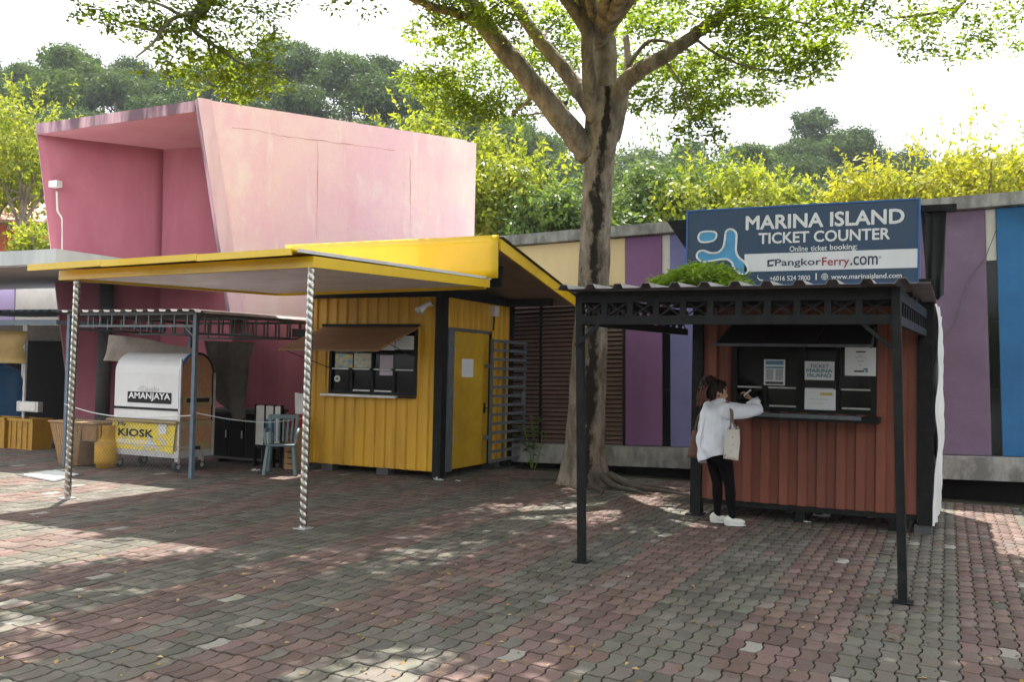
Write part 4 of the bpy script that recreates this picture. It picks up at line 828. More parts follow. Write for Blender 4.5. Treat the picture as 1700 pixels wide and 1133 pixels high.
# added dark block, cabinet shaped, painting in the shade of the recess
dc = thing('shade_block', 'added dark block standing in for the deep shade right of the food cart', 'cabinet', (-10.2, 11.75, 0))
B(-10.70, -9.70, 11.45, 12.0, .06, .82).build('body', 'tarp_dark', dc, bevel=.006); B(-10.74, -9.66, 11.40, 12.03, .822, .86).build('top', 'dark_roof', dc, bevel=.006)
for k in range(3): dr_ = B(-10.67+k*.325, -10.37+k*.325, 11.428, 11.448, .10, .79).build('door', 'dark_void', dc); B(-10.42+k*.325, -10.405+k*.325, 11.412, 11.426, .4, .52).build('handle', 'alu', dr_)
for x_ in (-10.65, -9.79): B(x_, x_+.05, 11.5, 11.95, 0, .058).build('foot', 'black_paint', dc)
# plastic chair
chc = G(477, 785); chx, chy = chc[0]-.02, chc[1]-.12
ch = thing('plastic_chair', 'faded teal plastic chair left of the yellow kiosk', 'chair', (chx, chy, 0))
def rot(p, a=R_(35)): x, y, z = p; return (chx + x*math.cos(a)-y*math.sin(a), chy + x*math.sin(a)+y*math.cos(a), z)
MB().hexa([rot(p) for p in ((-.20,-.21,.40),(.20,-.21,.40),(.18,.2,.39),(-.18,.2,.39))], [rot(p) for p in ((-.21,-.22,.435),(.21,-.22,.435),(.19,.2,.42),(-.19,.2,.42))]).build('seat', 'chair_teal', ch, bevel=0.012)
for sx in (-1, 1):
    MB().bar(rot((sx*.22, -.24, 0)), rot((sx*.18, -.19, .40)), .045, .035).build('leg', 'chair_teal', ch); MB().bar(rot((sx*.21, .26, 0)), rot((sx*.17, .19, .40)), .045, .035).build('leg', 'chair_teal', ch)
    MB().bar(rot((sx*.18, .2, .40)), rot((sx*.20, .29, .82)), .045, .03).build('back_post', 'chair_teal', ch)
    MB().tube(catmull([rot((sx*.20, .25, .62)), rot((sx*.235, .05, .635)), rot((sx*.235, -.15, .62)), rot((sx*.21, -.2, .43))], 5, False), .02, 8).build('armrest', 'chair_teal', ch, smooth=True)
for k in range(5): x_ = -.12+k*.06; MB().bar(rot((x_, .205, .44)), rot((x_*1.1, .285, .78)), .03, .012).build('back_slat', 'chair_teal', ch)
MB().bar(rot((-.215, .29, .81)), rot((.215, .29, .81)), .035, .06).build('top_rail', 'chair_teal', ch)

# ------------------------------------------------------------------ dark stall at the far left
ls = thing('left_stall', 'dark low roofed stall at the left edge of the picture', 'stall', (-16.0, 11.6, 0))
e0, e1 = PY(-80, 502, 10.6), PY(94, 517, 10.6)
sx1 = e1[0]; sz = e1[2]
sheet(sx1-4.2, sx1, 10.55, 13.3, lambda x, y: sz + 0.03*(y-10.6) , .2, .03).build('roof_sheet', 'blue_steel', ls, thick=.004)
B(sx1-4.2, sx1, 10.6, 10.64, sz-.22, sz-.14).build('beam', 'blue_steel', ls); B(sx1-.05, sx1-.01, 10.65, 13.2, sz-.22, sz-.15).build('beam', 'blue_steel', ls)
pp_ = PY(39, 700, 11.2); 
MB().tube([(pp_[0], 11.2, 0), (pp_[0], 11.2, sz-.1)], .03, 8).build('post', 'alu', ls)
MB().tube([(sx1-4.1, 11.2, 0), (sx1-4.1, 11.2, sz-.1)], .03, 8).build('post', 'alu', ls); MB().tube([(sx1-.1, 13.1, 0), (sx1-.1, 13.1, sz+.02)], .03, 8).build('post', 'alu', ls); MB().tube([(sx1-4.1, 13.1, 0), (sx1-4.1, 13.1, sz+.02)], .03, 8).build('post', 'alu', ls)
ax0, ax1 = PY(-60, 550, 10.9), PY(46, 550, 10.9); bx1_ = PY(38, 604, 10.5)
MB().grid([[np.array([lerp(ax0[0], ax1[0] if v < .5 else lerp(ax1[0], bx1_[0], (v-.5)*2), u), 10.9-.35*v**2, lerp(ax1[2], bx1_[2], v)]) for u in np.linspace(0, 1, 6)] for v in np.linspace(0, 1, 7)]).build('awning', 'awning_yellow', ls, smooth=True, thick=.006)
bb = PY(50, 684, 11.12), PY(68, 668, 11.12), PY(32, 684, 11.12)
jb = thing('junction_box', 'grey electrical box fixed to the stall pole at the left', 'box', (bb[0][0], 11.12, bb[0][2]))
B(bb[2][0], bb[1][0], 11.06, 11.165, bb[0][2], bb[1][2]).build('casing', 'alu', jb, bevel=.006); B(bb[2][0]+.1, bb[1][0]-.06, 11.052, 11.059, bb[0][2]+.025, bb[1][2]-.025).build('lid', 'offwhite', jb)
d0, d1 = PY(-30, 700, 12.0), PY(19, 606, 12.0)
bt = thing('blue_tank', 'blue plastic water tank inside the dark stall', 'tank', (d1[0]-.5, 11.9, 0))
MB().lathe((d1[0]-.5, 12.0, 0.0), [(.45, 0), (.5, .03)] + [(.5+.015*(k % 2), .1+k*.09) for k in range(int((d1[2]-.25)/.09))] + [(.45, d1[2]-.1), (.2, d1[2])], 24).build('shell', 'blue_plastic', bt, smooth=True)
MB().lathe((d1[0]-.5, 12.0, d1[2]+.002), [(.22, 0), (.22, .05), (.1, .07)], 16).build('lid', 'blue_plastic', bt)
k0, k1 = PY(0, 735, 10.9), PY(46, 697, 10.9)
for i_, (xx0, xx1, zz0, zz1, yy, lab) in enumerate(((k1[0]-.62, k1[0], 0, .3, 11.0, 'dirty yellow plastic crate lower right in the left stall'), (k1[0]-1.3, k1[0]-.66, 0, .3, 10.95, 'dirty yellow plastic crate at the very left edge'))):
    cr_ = thing('yellow_crate', lab, 'crate', ((xx0+xx1)/2, yy+.2, zz0), 'yellow crates in the left stall')
    h_ = k1[2]
    for yy2 in (yy, yy+.38): B(xx0+.015, xx1-.015, yy2, yy2+.015, zz0, h_).build('wall', 'crate_yellow', cr_)
    for x_ in (xx0, xx1-.015): B(x_, x_+.013, yy, yy+.395, zz0, h_).build('wall', 'crate_yellow', cr_)
    B(xx0-.015, xx1+.015, yy-.022, yy-.002, h_-.05, h_).build('rim', 'crate_yellow', cr_)
    for k in range(4): x_ = xx0+.06+k*.14; B(x_, x_+.02, yy-.016, yy-.001, zz0+.02, h_-.053).build('rib', 'crate_yellow', cr_)
# ------------------------------------------------------------------ red ticket kiosk
rk = thing('red_kiosk', 'rust red corrugated ticket kiosk with black canopy and lattice frieze', 'kiosk', (-1.4, 10.9, 0))
QX0, QX1, QY0, QY1, QZ0, QZ1 = -2.50, -0.29, 10.35, 12.35, 0.195, 2.56
vx0, vx1, vz0, vz1 = -2.17, -0.68, 1.195, 2.13
phr = QX0 + 0.05
corr_x(QX0, QX1, QZ0, vz0, QY0, 0.195, 0.042, phr).build('wall_panel', 'red_wall', rk)
corr_x(QX0, QX1, vz1, QZ1, QY0, 0.195, 0.042, phr).build('wall_panel', 'red_wall', rk)
corr_x(QX0, vx0, vz0+.002, vz1-.002, QY0, 0.195, 0.042, phr).build('wall_panel', 'red_wall', rk)
corr_x(vx1, QX1, vz0+.002, vz1-.002, QY0, 0.195, 0.042, phr).build('wall_panel', 'red_wall', rk)
corr_y(QY0+.13, QY1-.1, QZ0, QZ1, QX1+0.09, 0.195, 0.03).build('wall_panel', 'red_wall', rk)
B(QX0-.03, QX0-.003, QY0+.1, QY1, QZ0, QZ1).build('wall_panel', 'red_wall', rk); B(QX0+.01, QX1, QY1-.03, QY1, QZ0, QZ1).build('wall_panel', 'red_wall', rk)
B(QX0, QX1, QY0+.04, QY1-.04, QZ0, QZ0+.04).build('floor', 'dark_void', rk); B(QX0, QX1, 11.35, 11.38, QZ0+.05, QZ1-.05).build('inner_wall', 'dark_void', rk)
B(QX0+.0, QX1+.0, QY0+.035, QY1-.04, QZ1+.002, QZ1+.035).build('roof', 'dark_roof', rk)
B(QX0-.125, QX0-.003, QY0-.04, QY0+.09, 0, QZ1+.05).build('corner_post', 'black_paint', rk, bevel=.005); B(QX1+.003, QX1+.15, QY0-.045, QY0+.12, 0.10, QZ1+.05).build('corner_post', 'black_paint', rk, bevel=.005)
B(QX1+.0, QX1+.14, QY1-.1, QY1+.05, 0, QZ1).build('corner_post', 'black_paint', rk); B(QX0-.125, QX0, QY1+.001, QY1+.1, 0, QZ1).build('corner_post', 'black_paint', rk)
B(QX0-.16, QX0+.02, QY0-.10, QY0+.12, 0.0, .02).build('base_plate', 'black_paint', rk)
B(QX0, QX1+.1, QY0-.01, QY0+.03, QZ0-.06, QZ0-.003).build('floor_beam', 'black_paint', rk)
for x_ in (-1.5, -0.55): B(x_, x_+.1, QY0+.1, QY0+.2, 0, QZ0-.062).build('foot', 'black_paint', rk)
B(QX1-.02, QX1+.14, QY0+.0, QY0+.2, 0, .097).build('foot_block', 'dark_roof', rk)
# window
yv = QY0 - 0.04; f = .05; m = MB()
for z_ in (vz0, vz1-f): m.box(vx0, vx1, yv, yv+.09, z_, z_+f)
for x_ in (vx0, vx1-f): m.box(x_, x_+f, yv+.001, yv+.089, vz0+f, vz1-f)
win = m.build('window', 'black_paint', rk)
zr = 1.455; cxs = [vx0+f, -1.80, -1.46, -1.40, -1.06, vx1-f]
B(-1.475, -1.405, yv+.008, yv+.08, vz0+f, vz1-f).build('mullion', 'black_paint', win); B(-1.085, -1.045, yv+.01, yv+.08, vz0+f, vz1-f).build('mullion', 'black_paint', win); B(-1.83, -1.795, yv+.01, yv+.08, vz0+f, zr-.002).build('mullion', 'black_paint', win)
B(vx0+f, vx1-f, yv+.012, yv+.07, zr-.012, zr+.004).build('rail', 'black_paint', win)
segs = ((vx0+f, -1.84), (-1.79, -1.48), (-1.40, -1.09), (-1.04, vx1-f))
for a_, b_ in segs:
    B(a_+.01, b_-.01, yv-.003, yv+.006, zr-.008, zr+.008).build('slide_track', 'alu', win); B(a_+.02, b_-.01, yv+.02, yv+.03, vz0+f+.002, vz0+f+.02).build('slide_track', 'alu', win)
    B(a_, b_, yv+.045, yv+.051, vz0+f+.003, zr-.014).build('pane', 'pane_glass', win)
for a_, b_ in ((vx0+f, -1.478), (-1.402, -1.088), (-1.042, vx1-f)): B(a_, b_, yv+.045, yv+.051, zr+.006, vz1-f-.003).build('pane', 'pane_glass', win)
B(vx0+.06, vx1+.05, QY0-.36, yv-.002, vz0-.075, vz0-.012).build('counter', 'black_paint', rk, bevel=.006); B(vx0+.1, vx1-.12, QY0-.385, QY0-.362, vz0-.045, vz0-.005).build('counter_edge', 'grey_steel', rk)
# raised flap in three dark panels
h0, h1, o0, o1 = (-2.19, QY0-.05, 2.115), (-0.70, QY0-.05, 2.115), (-2.26, 9.80, 1.895), (-0.70, 9.80, 1.895)
fr_ = None
for k in range(3):
    a, b_ = k/3+.004, (k+1)/3-.004; P_ = [lerp(np.array(h0), np.array(h1), a), lerp(np.array(h0), np.array(h1), b_), lerp(np.array(o0), np.array(o1), b_), lerp(np.array(o0), np.array(o1), a)]
    MB().prism(P_, (0, 0, .012)).build('window_flap', 'charcoal', rk)
MB().bar(np.array(o0)-[0.01, .012, -.006], np.array(o1)-[-0.01, .012, -.006], .02, .03).build('flap_edge', 'grey_steel', rk)
MB().bar(np.array(h0)+[0, 0, .03], np.array(h1)+[0, 0, .03], .03, .03).build('hinge_rail', 'black_paint', rk)
for p_, q_ in ((h0, o0), (h1, o1)): MB().bar(np.array(p_)-[0, 0, .008], np.array(q_)-[0, 0, .008], .02, .02).build('flap_edge', 'grey_steel', rk)
# canopy: posts, chords, lattice
PLb, PRb = G(966, 934), G(1499, 1002); PLt, PRt = PY(963, 490, PLb[1]), PY(1487, 484, PRb[1])
for pb, ptp in ((PLb, PLt), (PRb, PRt)):
    p = MB().bar((pb[0], pb[1], 0), (ptp[0], pb[1]+.0, 2.245), .062, .062, (0, 1, 0)).build('post', 'black_paint', rk, bevel=.003); MB().box(pb[0]-.07, pb[0]+.07, pb[1]-.07, pb[1]+.07, .002, .012).build('base_plate', 'black_paint', p)
def lattice(p, q, z0, z1, cells, zc=(0, 0)):
    p, q = np.array(p, float), np.array(q, float); d = unit(q-p)
    def at(t, z): c = p+(q-p)*t; return np.array([c[0], c[1], z + zc[0] + (zc[1]-zc[0])*t])
    MB().bar(at(0, z1-.045), at(1, z1-.045), .045, .09).build('top_chord', 'black_paint', rk); MB().bar(at(0, z0+.035), at(1, z0+.035), .045, .07).build('bottom_chord', 'black_paint', rk)
    a, b_ = z0+.07, z1-.09
    for k in range(cells+1):
        if 0 < k < cells: MB().bar(at(k/cells, a), at(k/cells, b_), .03, .05, (d[0], d[1], 0)).build('upright', 'black_paint', rk)
    for k in range(cells):
        t0, t1_ = k/cells+.12/cells, (k+1)/cells-.12/cells
        MB().bar(at(t0, a), at(t1_, b_), .008, .012, (0, 0, 1)).build('lattice_bar', 'black_paint', rk); MB().bar(at(t0, b_)+[0, .009, 0], at(t1_, a)+[0, .009, 0], .008, .012, (0, 0, 1)).build('lattice_bar', 'black_paint', rk)
fy = 7.2
lattice((PLt[0]+.03, fy), (PRt[0]-.03, fy), 1.98, 2.25, 11)
lattice((PLt[0]+.0, fy+.04), (PLt[0]+.12, QY0-.05), 1.98, 2.25, 13, (0, .04)); lattice((PRt[0], fy+.04), (PRt[0]+.12, QY0-.05), 1.98, 2.25, 13, (0, .04))
MB().bar((PLt[0], fy, 1.80), (PLt[0]+.2, fy, 1.98), .02, .03).build('brace', 'black_paint', rk); MB().bar((PRt[0]-.02, fy, 1.80), (PRt[0]-.22, fy, 1.98), .02, .03).build('brace', 'black_paint', rk)
MB().bar((PRt[0], fy+.05, 1.80), (PRt[0], fy+.3, 1.98), .02, .03).build('brace', 'grey_steel', rk); MB().bar((PLt[0]+.02, fy+.05, 1.80), (PLt[0]+.02, fy+.3, 1.98), .02, .03).build('brace', 'grey_steel', rk)
zrf = lambda x, y: 2.258 + 0.012*(x+1.4)*0 + 0.035*(y-7.0)
sheet(-2.93, -0.12, 6.98, 10.30, zrf, 0.232, 0.036, 'y', 0.22).build('roof_sheet', 'rib_roof_top', rk, thick=.004)
for y_ in (8.1, 9.1, 10.1): B(PLt[0]+.02, PRt[0]+.08, y_, y_+.04, zrf(0, y_)-.05, zrf(0, y_)-.008).build('purlin', 'black_paint', rk)

# ------------------------------------------------------------------ signboard
YS = 10.36; a_, b_ = PY(1143, 352, YS), PY(1525, 332, YS); sx0, sx1_ = a_[0], b_[0]; sz0, sz1 = 2.585, (a_[2]+b_[2])/2
sg = thing('signboard', 'blue ticket counter signboard with white lettering above the red kiosk', 'sign', ((sx0+sx1_)/2, YS+.04, sz0))
B(sx0, sx1_, YS, YS+.07, sz0, sz1).build('board', 'sign_navy', sg)
fw = .018
for q_ in ((sx0-.004, sx1_+.004, sz1+.001, sz1+fw), (sx0-.004, sx1_+.004, sz0-fw, sz0-.001)): B(q_[0], q_[1], YS-.012, YS+.075, q_[2], q_[3]).build('frame', 'sign_frame', sg)
B(sx1_+.001, sx1_+.02, YS-.013, YS+.076, sz0-fw, sz1+fw).build('frame', 'sign_frame', sg); B(sx0-.02, sx0-.001, YS-.013, YS+.076, sz0-fw, sz1+fw).build('frame', 'sign_frame', sg)
def sp(px, py): p = PY(px, py, YS-.004); return p[0], p[2]
def stext(s, l, r, ytop, ybot, mat, bold, yo=.004):   # l, r: px of the ends; ytop / ybot: px rows at left end and right end
    (x0, zt0), (x1, zt1) = sp(l, ytop[0]), sp(r, ytop[1]); zb0, zb1 = sp(l, ybot[0])[1], sp(r, ybot[1])[1]
    return text(s, 'lettering', sg, mat, x0, x1, (zb0+zb1)/2, (zt0+zt1)/2, YS-yo, bold=bold)
(tx0, ztp), (tx1, zbt) = sp(1236, 423), sp(1523, 447)
B(tx0, tx1, YS-.004, YS-.001, (sp(1236, 452)[1]+sp(1523, 444)[1])/2, (sp(1236, 423)[1]+sp(1523, 412)[1])/2).build('white_strip', 'sign_strip', sg)
stext('MARINA ISLAND', 1239, 1501, (360, 346), (383, 369), 'sign_white', .028)
stext('TICKET COUNTER', 1260, 1477, (388, 378), (406, 396), 'sign_white', .024)
stext('Online', 1311, 1341, (409, 408), (418, 417), 'sign_white', .012); stext('ticket', 1346, 1373, (408, 407), (417, 416), 'sign_white', .012); stext('booking:', 1378, 1423, (406, 405), (418, 416), 'sign_white', .012)
stext('Pangkor', 1287, 1363, (432, 427), (447, 442), 'text_navy', .012, .006); stext('Ferry', 1365, 1410, (428, 426), (447, 443), 'text_red', .012, .006); stext('.com', 1412, 1457, (426, 425), (441, 439), 'text_navy', .012, .006)
stext('®', 1459, 1463, (425, 425), (429, 429), 'text_navy', 0, .006)
e_ = MB(); 
for (u0, u1, v0, v1) in ((1274, 1286, 432, 434.5), (1274, 1277, 434, 440), (1274, 1284, 440, 443)):
    (xA, zA), (xB, zB) = sp(u0, v0), sp(u1, v1); e_.add([(xA, YS-.006, zB), (xB, YS-.006, zB+.006), (xB, YS-.006, zA+.006), (xA, YS-.006, zA)], [(0, 1, 2, 3)])
e_.build('logo', 'text_navy', sg)
stext('+6016 524 2800', 1278, 1345, (459, 457), (467, 465), 'sign_white', .010); stext('|', 1354, 1356, (454, 454), (465, 465), 'sign_white', .006); stext('www.marinaisland.com', 1380, 1497, (456, 453), (464, 461), 'sign_white', .010)
# phone mark and globe mark
m = MB(); c_ = sp(1262, 461); 
for p_, q_ in (((-.025, .03), (-.03, 0)), ((-.03, 0), (0, -.03)), ((0, -.03), (.03, -.03))): m.bar((c_[0]+p_[0], YS-.005, c_[1]+p_[1]), (c_[0]+q_[0], YS-.005, c_[1]+q_[1]), .003, .014)
m.build('logo', 'sign_white', sg)
m = MB(); c_ = sp(1369, 459.5); r_ = .033
def ring(m, cx_, cz_, rx_, rz_, n_=18, w_=.006):
    for k in range(n_):
        t0, t1_ = 2*math.pi*k/n_, 2*math.pi*(k+1)/n_; m.bar((cx_+rx_*math.cos(t0), YS-.005, cz_+rz_*math.sin(t0)), (cx_+rx_*math.cos(t1_), YS-.005, cz_+rz_*math.sin(t1_)), .003, w_, (0, 1, 0)) if False else m.tube([(cx_+rx_*math.cos(t0), YS-.004, cz_+rz_*math.sin(t0)), (cx_+rx_*math.cos(t1_), YS-.004, cz_+rz_*math.sin(t1_))], w_/2, 4)
ring(m, c_[0], c_[1], r_, r_); ring(m, c_[0], c_[1], r_*.45, r_)
m.tube([(c_[0]-r_, YS-.004, c_[1]), (c_[0]+r_, YS-.004, c_[1])], .003, 4); m.tube([(c_[0], YS-.004, c_[1]-r_), (c_[0], YS-.004, c_[1]+r_)], .003, 4); m.build('logo', 'sign_white', sg)
# island emblem: ellipse and three armed blob with white outline
def emblem(pts, closed_n=10, w_=.015):
    P_ = catmull([np.array([*sp(x, y)]) for x, y in pts], closed_n); P3 = [(p[0], YS-.004, p[1]) for p in P_]
    c = np.mean(P_, 0); n_ = len(P3)
    MB().add(P3, [tuple(range(n_))]).build('logo_fill', 'sign_blue', sg)
    m = MB(); Q = [np.array(p)-[0, .003, 0] for p in P3]; m.tube(Q + [Q[0], Q[1]], w_, 6); m.build('logo_outline', 'sign_white', sg)
emblem([(1159.5, 395), (1163, 387), (1175, 384.5), (1187, 386), (1189.5, 392), (1185, 399.5), (1173, 402.5), (1163, 401.5)], 6, .012)
emblem([(1213.5, 381), (1205.5, 385), (1203.5, 397), (1200.5, 411), (1192, 419.5), (1180, 420.5), (1167, 416.5), (1158.5, 420), (1157.5, 428), (1166, 435), (1180, 434), (1195, 431.5), (1207, 431), (1215, 436.5), (1219, 446), (1230, 455), (1239, 454), (1242, 446), (1236, 436), (1226, 427), (1222, 416), (1222.5, 400), (1222, 387)], 6, .013)
# side brackets and posts
MB().prism([PY(1107, 367, YS+.12), PY(1142, 364, YS+.12), PY(1142, 419, YS+.12)], (0, .03, 0)).build('side_bracket', 'black_paint', sg)
for x_ in (sx0+.25, (sx0+sx1_)/2, sx1_-.25):
    B(x_-.025, x_+.025, YS+.072, YS+.12, QZ1+.036, sz1-.05).build('support_post', 'black_paint', sg); MB().bar((x_, YS+.13, sz1-.25), (x_, YS+.75, QZ1+.045), .03, .03).build('stay', 'black_paint', sg)
# shade net on the right of the sign and white sheet on the kiosk side
def pts_x(l, x_): return [PX(a, b_, x_) for a, b_ in l]
solo(cloth([PY(1528, 346, 10.5), PY(1540, 345, 10.55), PY(1552, 344, 10.6), PY(1572, 343, 10.6)], [PY(1537, 462, 10.4), PY(1544, 485, 10.4), PY(1556, 497, 10.4), PY(1566, 490, 10.45)], amp=.025, seed=5), 'shade_net', 'net_black', 'black shade netting bunched at the right end of the signboard', 'net', smooth=True)
B(QX1-.1, QX1+.35, 10.50, 10.58, 3.33, 3.40).build('net_arm', 'black_paint', sg)
sheetpts_t = [(-.136, 10.40, 2.36), (-.12, 10.9, 2.36), (-.11, 11.5, 2.3), (-.11, 12.1, 2.33)]; sheetpts_b = [(-.136, 10.40, .08), (-.10, 10.9, .12), (-.10, 11.5, .1), (-.10, 12.1, .1)]
T_, B_ = catmull(sheetpts_t, 8, False), catmull(sheetpts_b, 8, False)
P_ = [[T_[k]*(1-v)+B_[k]*v + np.array([.025*math.sin(math.pi*v)**1 + .016*math.sin(11*v+k*.9) + .016*math.sin(k*1.9+5*v) + .010*math.sin(23*v-k*2.3), .02*math.sin(8*v), 0]) for k in range(len(T_))] for v in np.linspace(0, 1, 40)]
solo(MB().grid(P_), 'side_sheet', 'banner_white', 'weathered white plastic sheet hanging on the right side of the red kiosk', 'sheet', smooth=True)
# notices in the red kiosk window
yn = yv - .006
notice_px((1268.5, 597), (1303, 640.5), 'paper', 'ticket price list in the red kiosk window', ((.08, .92, .80, .95, 'print_blue'), (.1, .45, .2, .62, 'print_grey'), (.55, .9, .2, .62, 'print_grey'), (.08, .92, .65, .72, 'print_blue'), (.08, .92, .04, .14, 'print_dark')), yn)
t = notice_px((1336, 600), (1385, 632), 'paper', 'white sheet reading ticket marina island in the red kiosk window', (), yn)
a_, b_ = PY(1336, 600, yn), PY(1385, 632, yn); wd, hg = b_[0]-a_[0], a_[2]-b_[2]
for s_, z_, x0_, x1_ in (('TICKET', .66, .18, .82), ('MARINA', .41, .06, .94), ('ISLAND', .16, .1, .9)): text(s_, 'lettering', t, 'print_blue', a_[0]+wd*x0_, a_[0]+wd*x1_, b_[2]+hg*z_, b_[2]+hg*(z_+.18), yn-.001, bold=.02)
notice_px((1403, 577), (1454, 625), 'paper', 'large white notice at the right of the red kiosk window', ((.36, .66, .82, .87, 'print_dark'), (.43, .55, .70, .73, 'print_grey'), (.32, .7, .64, .66, 'print_grey'), (.4, .62, .50, .53, 'print_grey'), (.45, .55, .38, .40, 'print_grey'), (.30, .62, .13, .19, 'print_dark'), (.60, .75, .20, .27, 'print_blue'), (.66, .74, .12, .19, 'print_blue')), yn-.004)
notice_px((1336, 646), (1387, 682), 'paper', 'pale certificate in the lower middle of the red kiosk window', ((.5, .9, .70, .84, 'print_gold'), (.15, .75, .5, .52, 'print_grey'), (.15, .6, .3, .32, 'print_gold')), yn)

# ------------------------------------------------------------------ person at the counter
pm('skin', (0.50, 0.29, 0.20), (0.46, 0.26, 0.18), 8, 0.5); pm('hair', (0.012, 0.006, 0.005), (0.026, 0.012, 0.009), 30, 0.5, spec=0.2); pm('hair_red', (0.13, 0.03, 0.016), (0.08, 0.02, 0.012), 30, 0.45)
pm('shirt', (0.78, 0.81, 0.88), (0.72, 0.75, 0.82), 5, 0.75, 0.7, 16); pm('leggings', (0.004, 0.004, 0.005), (0.007, 0.007, 0.008), 12, 0.8, spec=0.08); pm('shoe', (0.66, 0.66, 0.62), (0.58, 0.58, 0.54), 14, 0.55); pm('shoe_dark', (0.03, 0.025, 0.07), None, 14, 0.6)
pm('bag_brown', (0.13, 0.06, 0.035), (0.09, 0.042, 0.026), 12, 0.6); pm('tote', (0.55, 0.52, 0.46), (0.10, 0.09, 0.09), 22, 0.8, lo=0.60, hi=0.66); pm('strap', (0.22, 0.16, 0.13), None, 12, 0.7); pm('eye', (0.01, 0.008, 0.008), None, 5, 0.3)
WB = np.array([-2.155, 9.60, 0.0]); Fv = unit((0.66, 0.75, 0)); Rv = np.array([Fv[1], -Fv[0], 0])
def L3(r, f_, z): return WB + Rv*r + Fv*f_ + np.array([0, 0, z*.965])
def capsule(m, pts, rad, n=14):
    pts = [np.asarray(p, float) for p in pts]; P, Rr = [], []
    d0 = unit(pts[0]-pts[1]); d1 = unit(pts[-1]-pts[-2])
    for t in (0.999, .87, .5): P.append(pts[0]+d0*rad[0]*t); Rr.append(rad[0]*math.sqrt(1-t*t)+.0004)
    P += pts; Rr += list(rad)
    for t in (.5, .87, .999): P.append(pts[-1]+d1*rad[-1]*t); Rr.append(rad[-1]*math.sqrt(1-t*t)+.0004)
    m.tube(P, Rr, n)
def ellipsoid(m, c, ax, n=16, k=10):    # ax: three axis vectors
    c = np.asarray(c, float); o = len(m.v); A_ = [np.asarray(a, float) for a in ax]
    for i in range(k+1):
        ph_ = math.pi*(i+.02)/(k+.04)
        for j in range(n): t = 2*math.pi*j/n; m.v.append(tuple(c + A_[0]*math.sin(ph_)*math.cos(t) + A_[1]*math.sin(ph_)*math.sin(t) + A_[2]*math.cos(ph_)))
    for i in range(k):
        for j in range(n): m.f.append((o+i*n+j, o+(i+1)*n+j, o+(i+1)*n+(j+1) % n, o+i*n+(j+1) % n))
    m.f.append(tuple(o+j for j in range(n))); m.f.append(tuple(o+k*n+j for j in range(n))[::-1])
def remesh(mb, name, mat, parent, vox, smooth=4, disp=None):
    tmp = mb.build('tmp', None, None); md = tmp.modifiers.new('r', 'REMESH'); md.mode = 'VOXEL'; md.voxel_size = vox; md.use_smooth_shade = True
    if smooth: sm = tmp.modifiers.new('s', 'SMOOTH'); sm.iterations = smooth; sm.factor = .5
    bpy.context.view_layer.update(); dg = bpy.context.evaluated_depsgraph_get(); me = bpy.data.meshes.new_from_object(tmp.evaluated_get(dg)); bpy.data.objects.remove(tmp)
    org = np.array(BASE[parent.name]); co = np.zeros(len(me.vertices)*3); me.vertices.foreach_get('co', co); co = co.reshape(-1, 3)
    if disp is not None:
        no = np.zeros(len(me.vertices)*3); me.vertices.foreach_get('normal', no); co = co + no.reshape(-1, 3)*disp(co)[:, None]
    me.vertices.foreach_set('co', (co-org).ravel()); me.name = name; me.materials.clear(); me.materials.append(MATS[mat]); me.update()
    for p in me.polygons: p.use_smooth = True
    o = bpy.data.objects.new(name, me); COL.objects.link(o); o.parent = parent; BASE[o.name] = tuple(org); return o, co
pe_ = thing('person', 'person in loose white shirt and black leggings leaning at the red kiosk counter', 'person', WB)
bdy = MB()
EL = PY(1257, 687, 9.99); HN = PY(1248, 664, 9.99)         # right elbow on the counter, hand raised
EL[2] = max(EL[2], vz0+.03)
shR, shL = L3(.155, .02, 1.265), L3(-.155, .0, 1.265)
capsule(bdy, [L3(0, .0, .80), L3(0, .0, .95), L3(0, .01, 1.1), L3(0, .0, 1.22)], [.125, .105, .115, .105]); capsule(bdy, [shL, L3(0, .0, 1.285), shR], [.05, .062, .05]); capsule(bdy, [L3(-.06, -.02, .82), L3(.06, -.02, .82)], [.11, .11])
capsule(bdy, [L3(0, .0, 1.27), L3(.004, .03, 1.37)], [.05, .046])
HF = unit((0.86, 0.42, -0.22)); HU = unit(np.array([0.1, 0, 1.0]) - HF*np.dot(HF, [0.1, 0, 1.0])); HR = np.cross(HF, HU); hc = L3(.0, .0, 1.455) + np.array([-.015, 0, 0])   # head turned to the right, tipped down
ellipsoid(bdy, hc + HU*.015, (HF*.092, HR*.072, HU*.098)); ellipsoid(bdy, hc + HF*.03 - HU*.05, (HF*.058, HR*.052, HU*.062))
ellipsoid(bdy, hc + HF*.094 - HU*.018, (HF*.022, HR*.013, HU*.022), 10, 8); ellipsoid(bdy, hc + HF*.083 - HU*.060, (HF*.014, HR*.022, HU*.011), 10, 8); ellipsoid(bdy, hc + HF*.070 - HU*.092, (HF*.022, HR*.024, HU*.018), 10, 8)
for s_ in (-1, 1): ellipsoid(bdy, hc + HR*.073*s_ - HU*.012 - HF*.008, (HF*.018, HR*.009, HU*.028), 8, 6)
# legs
FL, FR_ = G(1191, 869), G(1215, 874)
hipL, hipR = L3(-.08, -.01, .82), L3(.08, .0, .82)
knL, knR = lerp(FL, hipL, .52)+Fv*.03, lerp(FR_, hipR, .52)+Fv*.03; knL[2] = knR[2] = .44
anL, anR = np.array([FL[0], FL[1], .08]), np.array([FR_[0], FR_[1], .08])
for hp_, kn_, an_ in ((hipL, knL, anL), (hipR, knR, anR)):
    capsule(bdy, [hp_, lerp(hp_, kn_, .4), kn_, lerp(kn_, an_, .32), lerp(kn_, an_, .75), an_], [.088, .080, .055, .056, .039, .035]); capsule(bdy, [an_, an_ + Fv*.06 - [0, 0, .03], an_ + Fv*.13 - [0, 0, .045]], [.034, .034, .026])
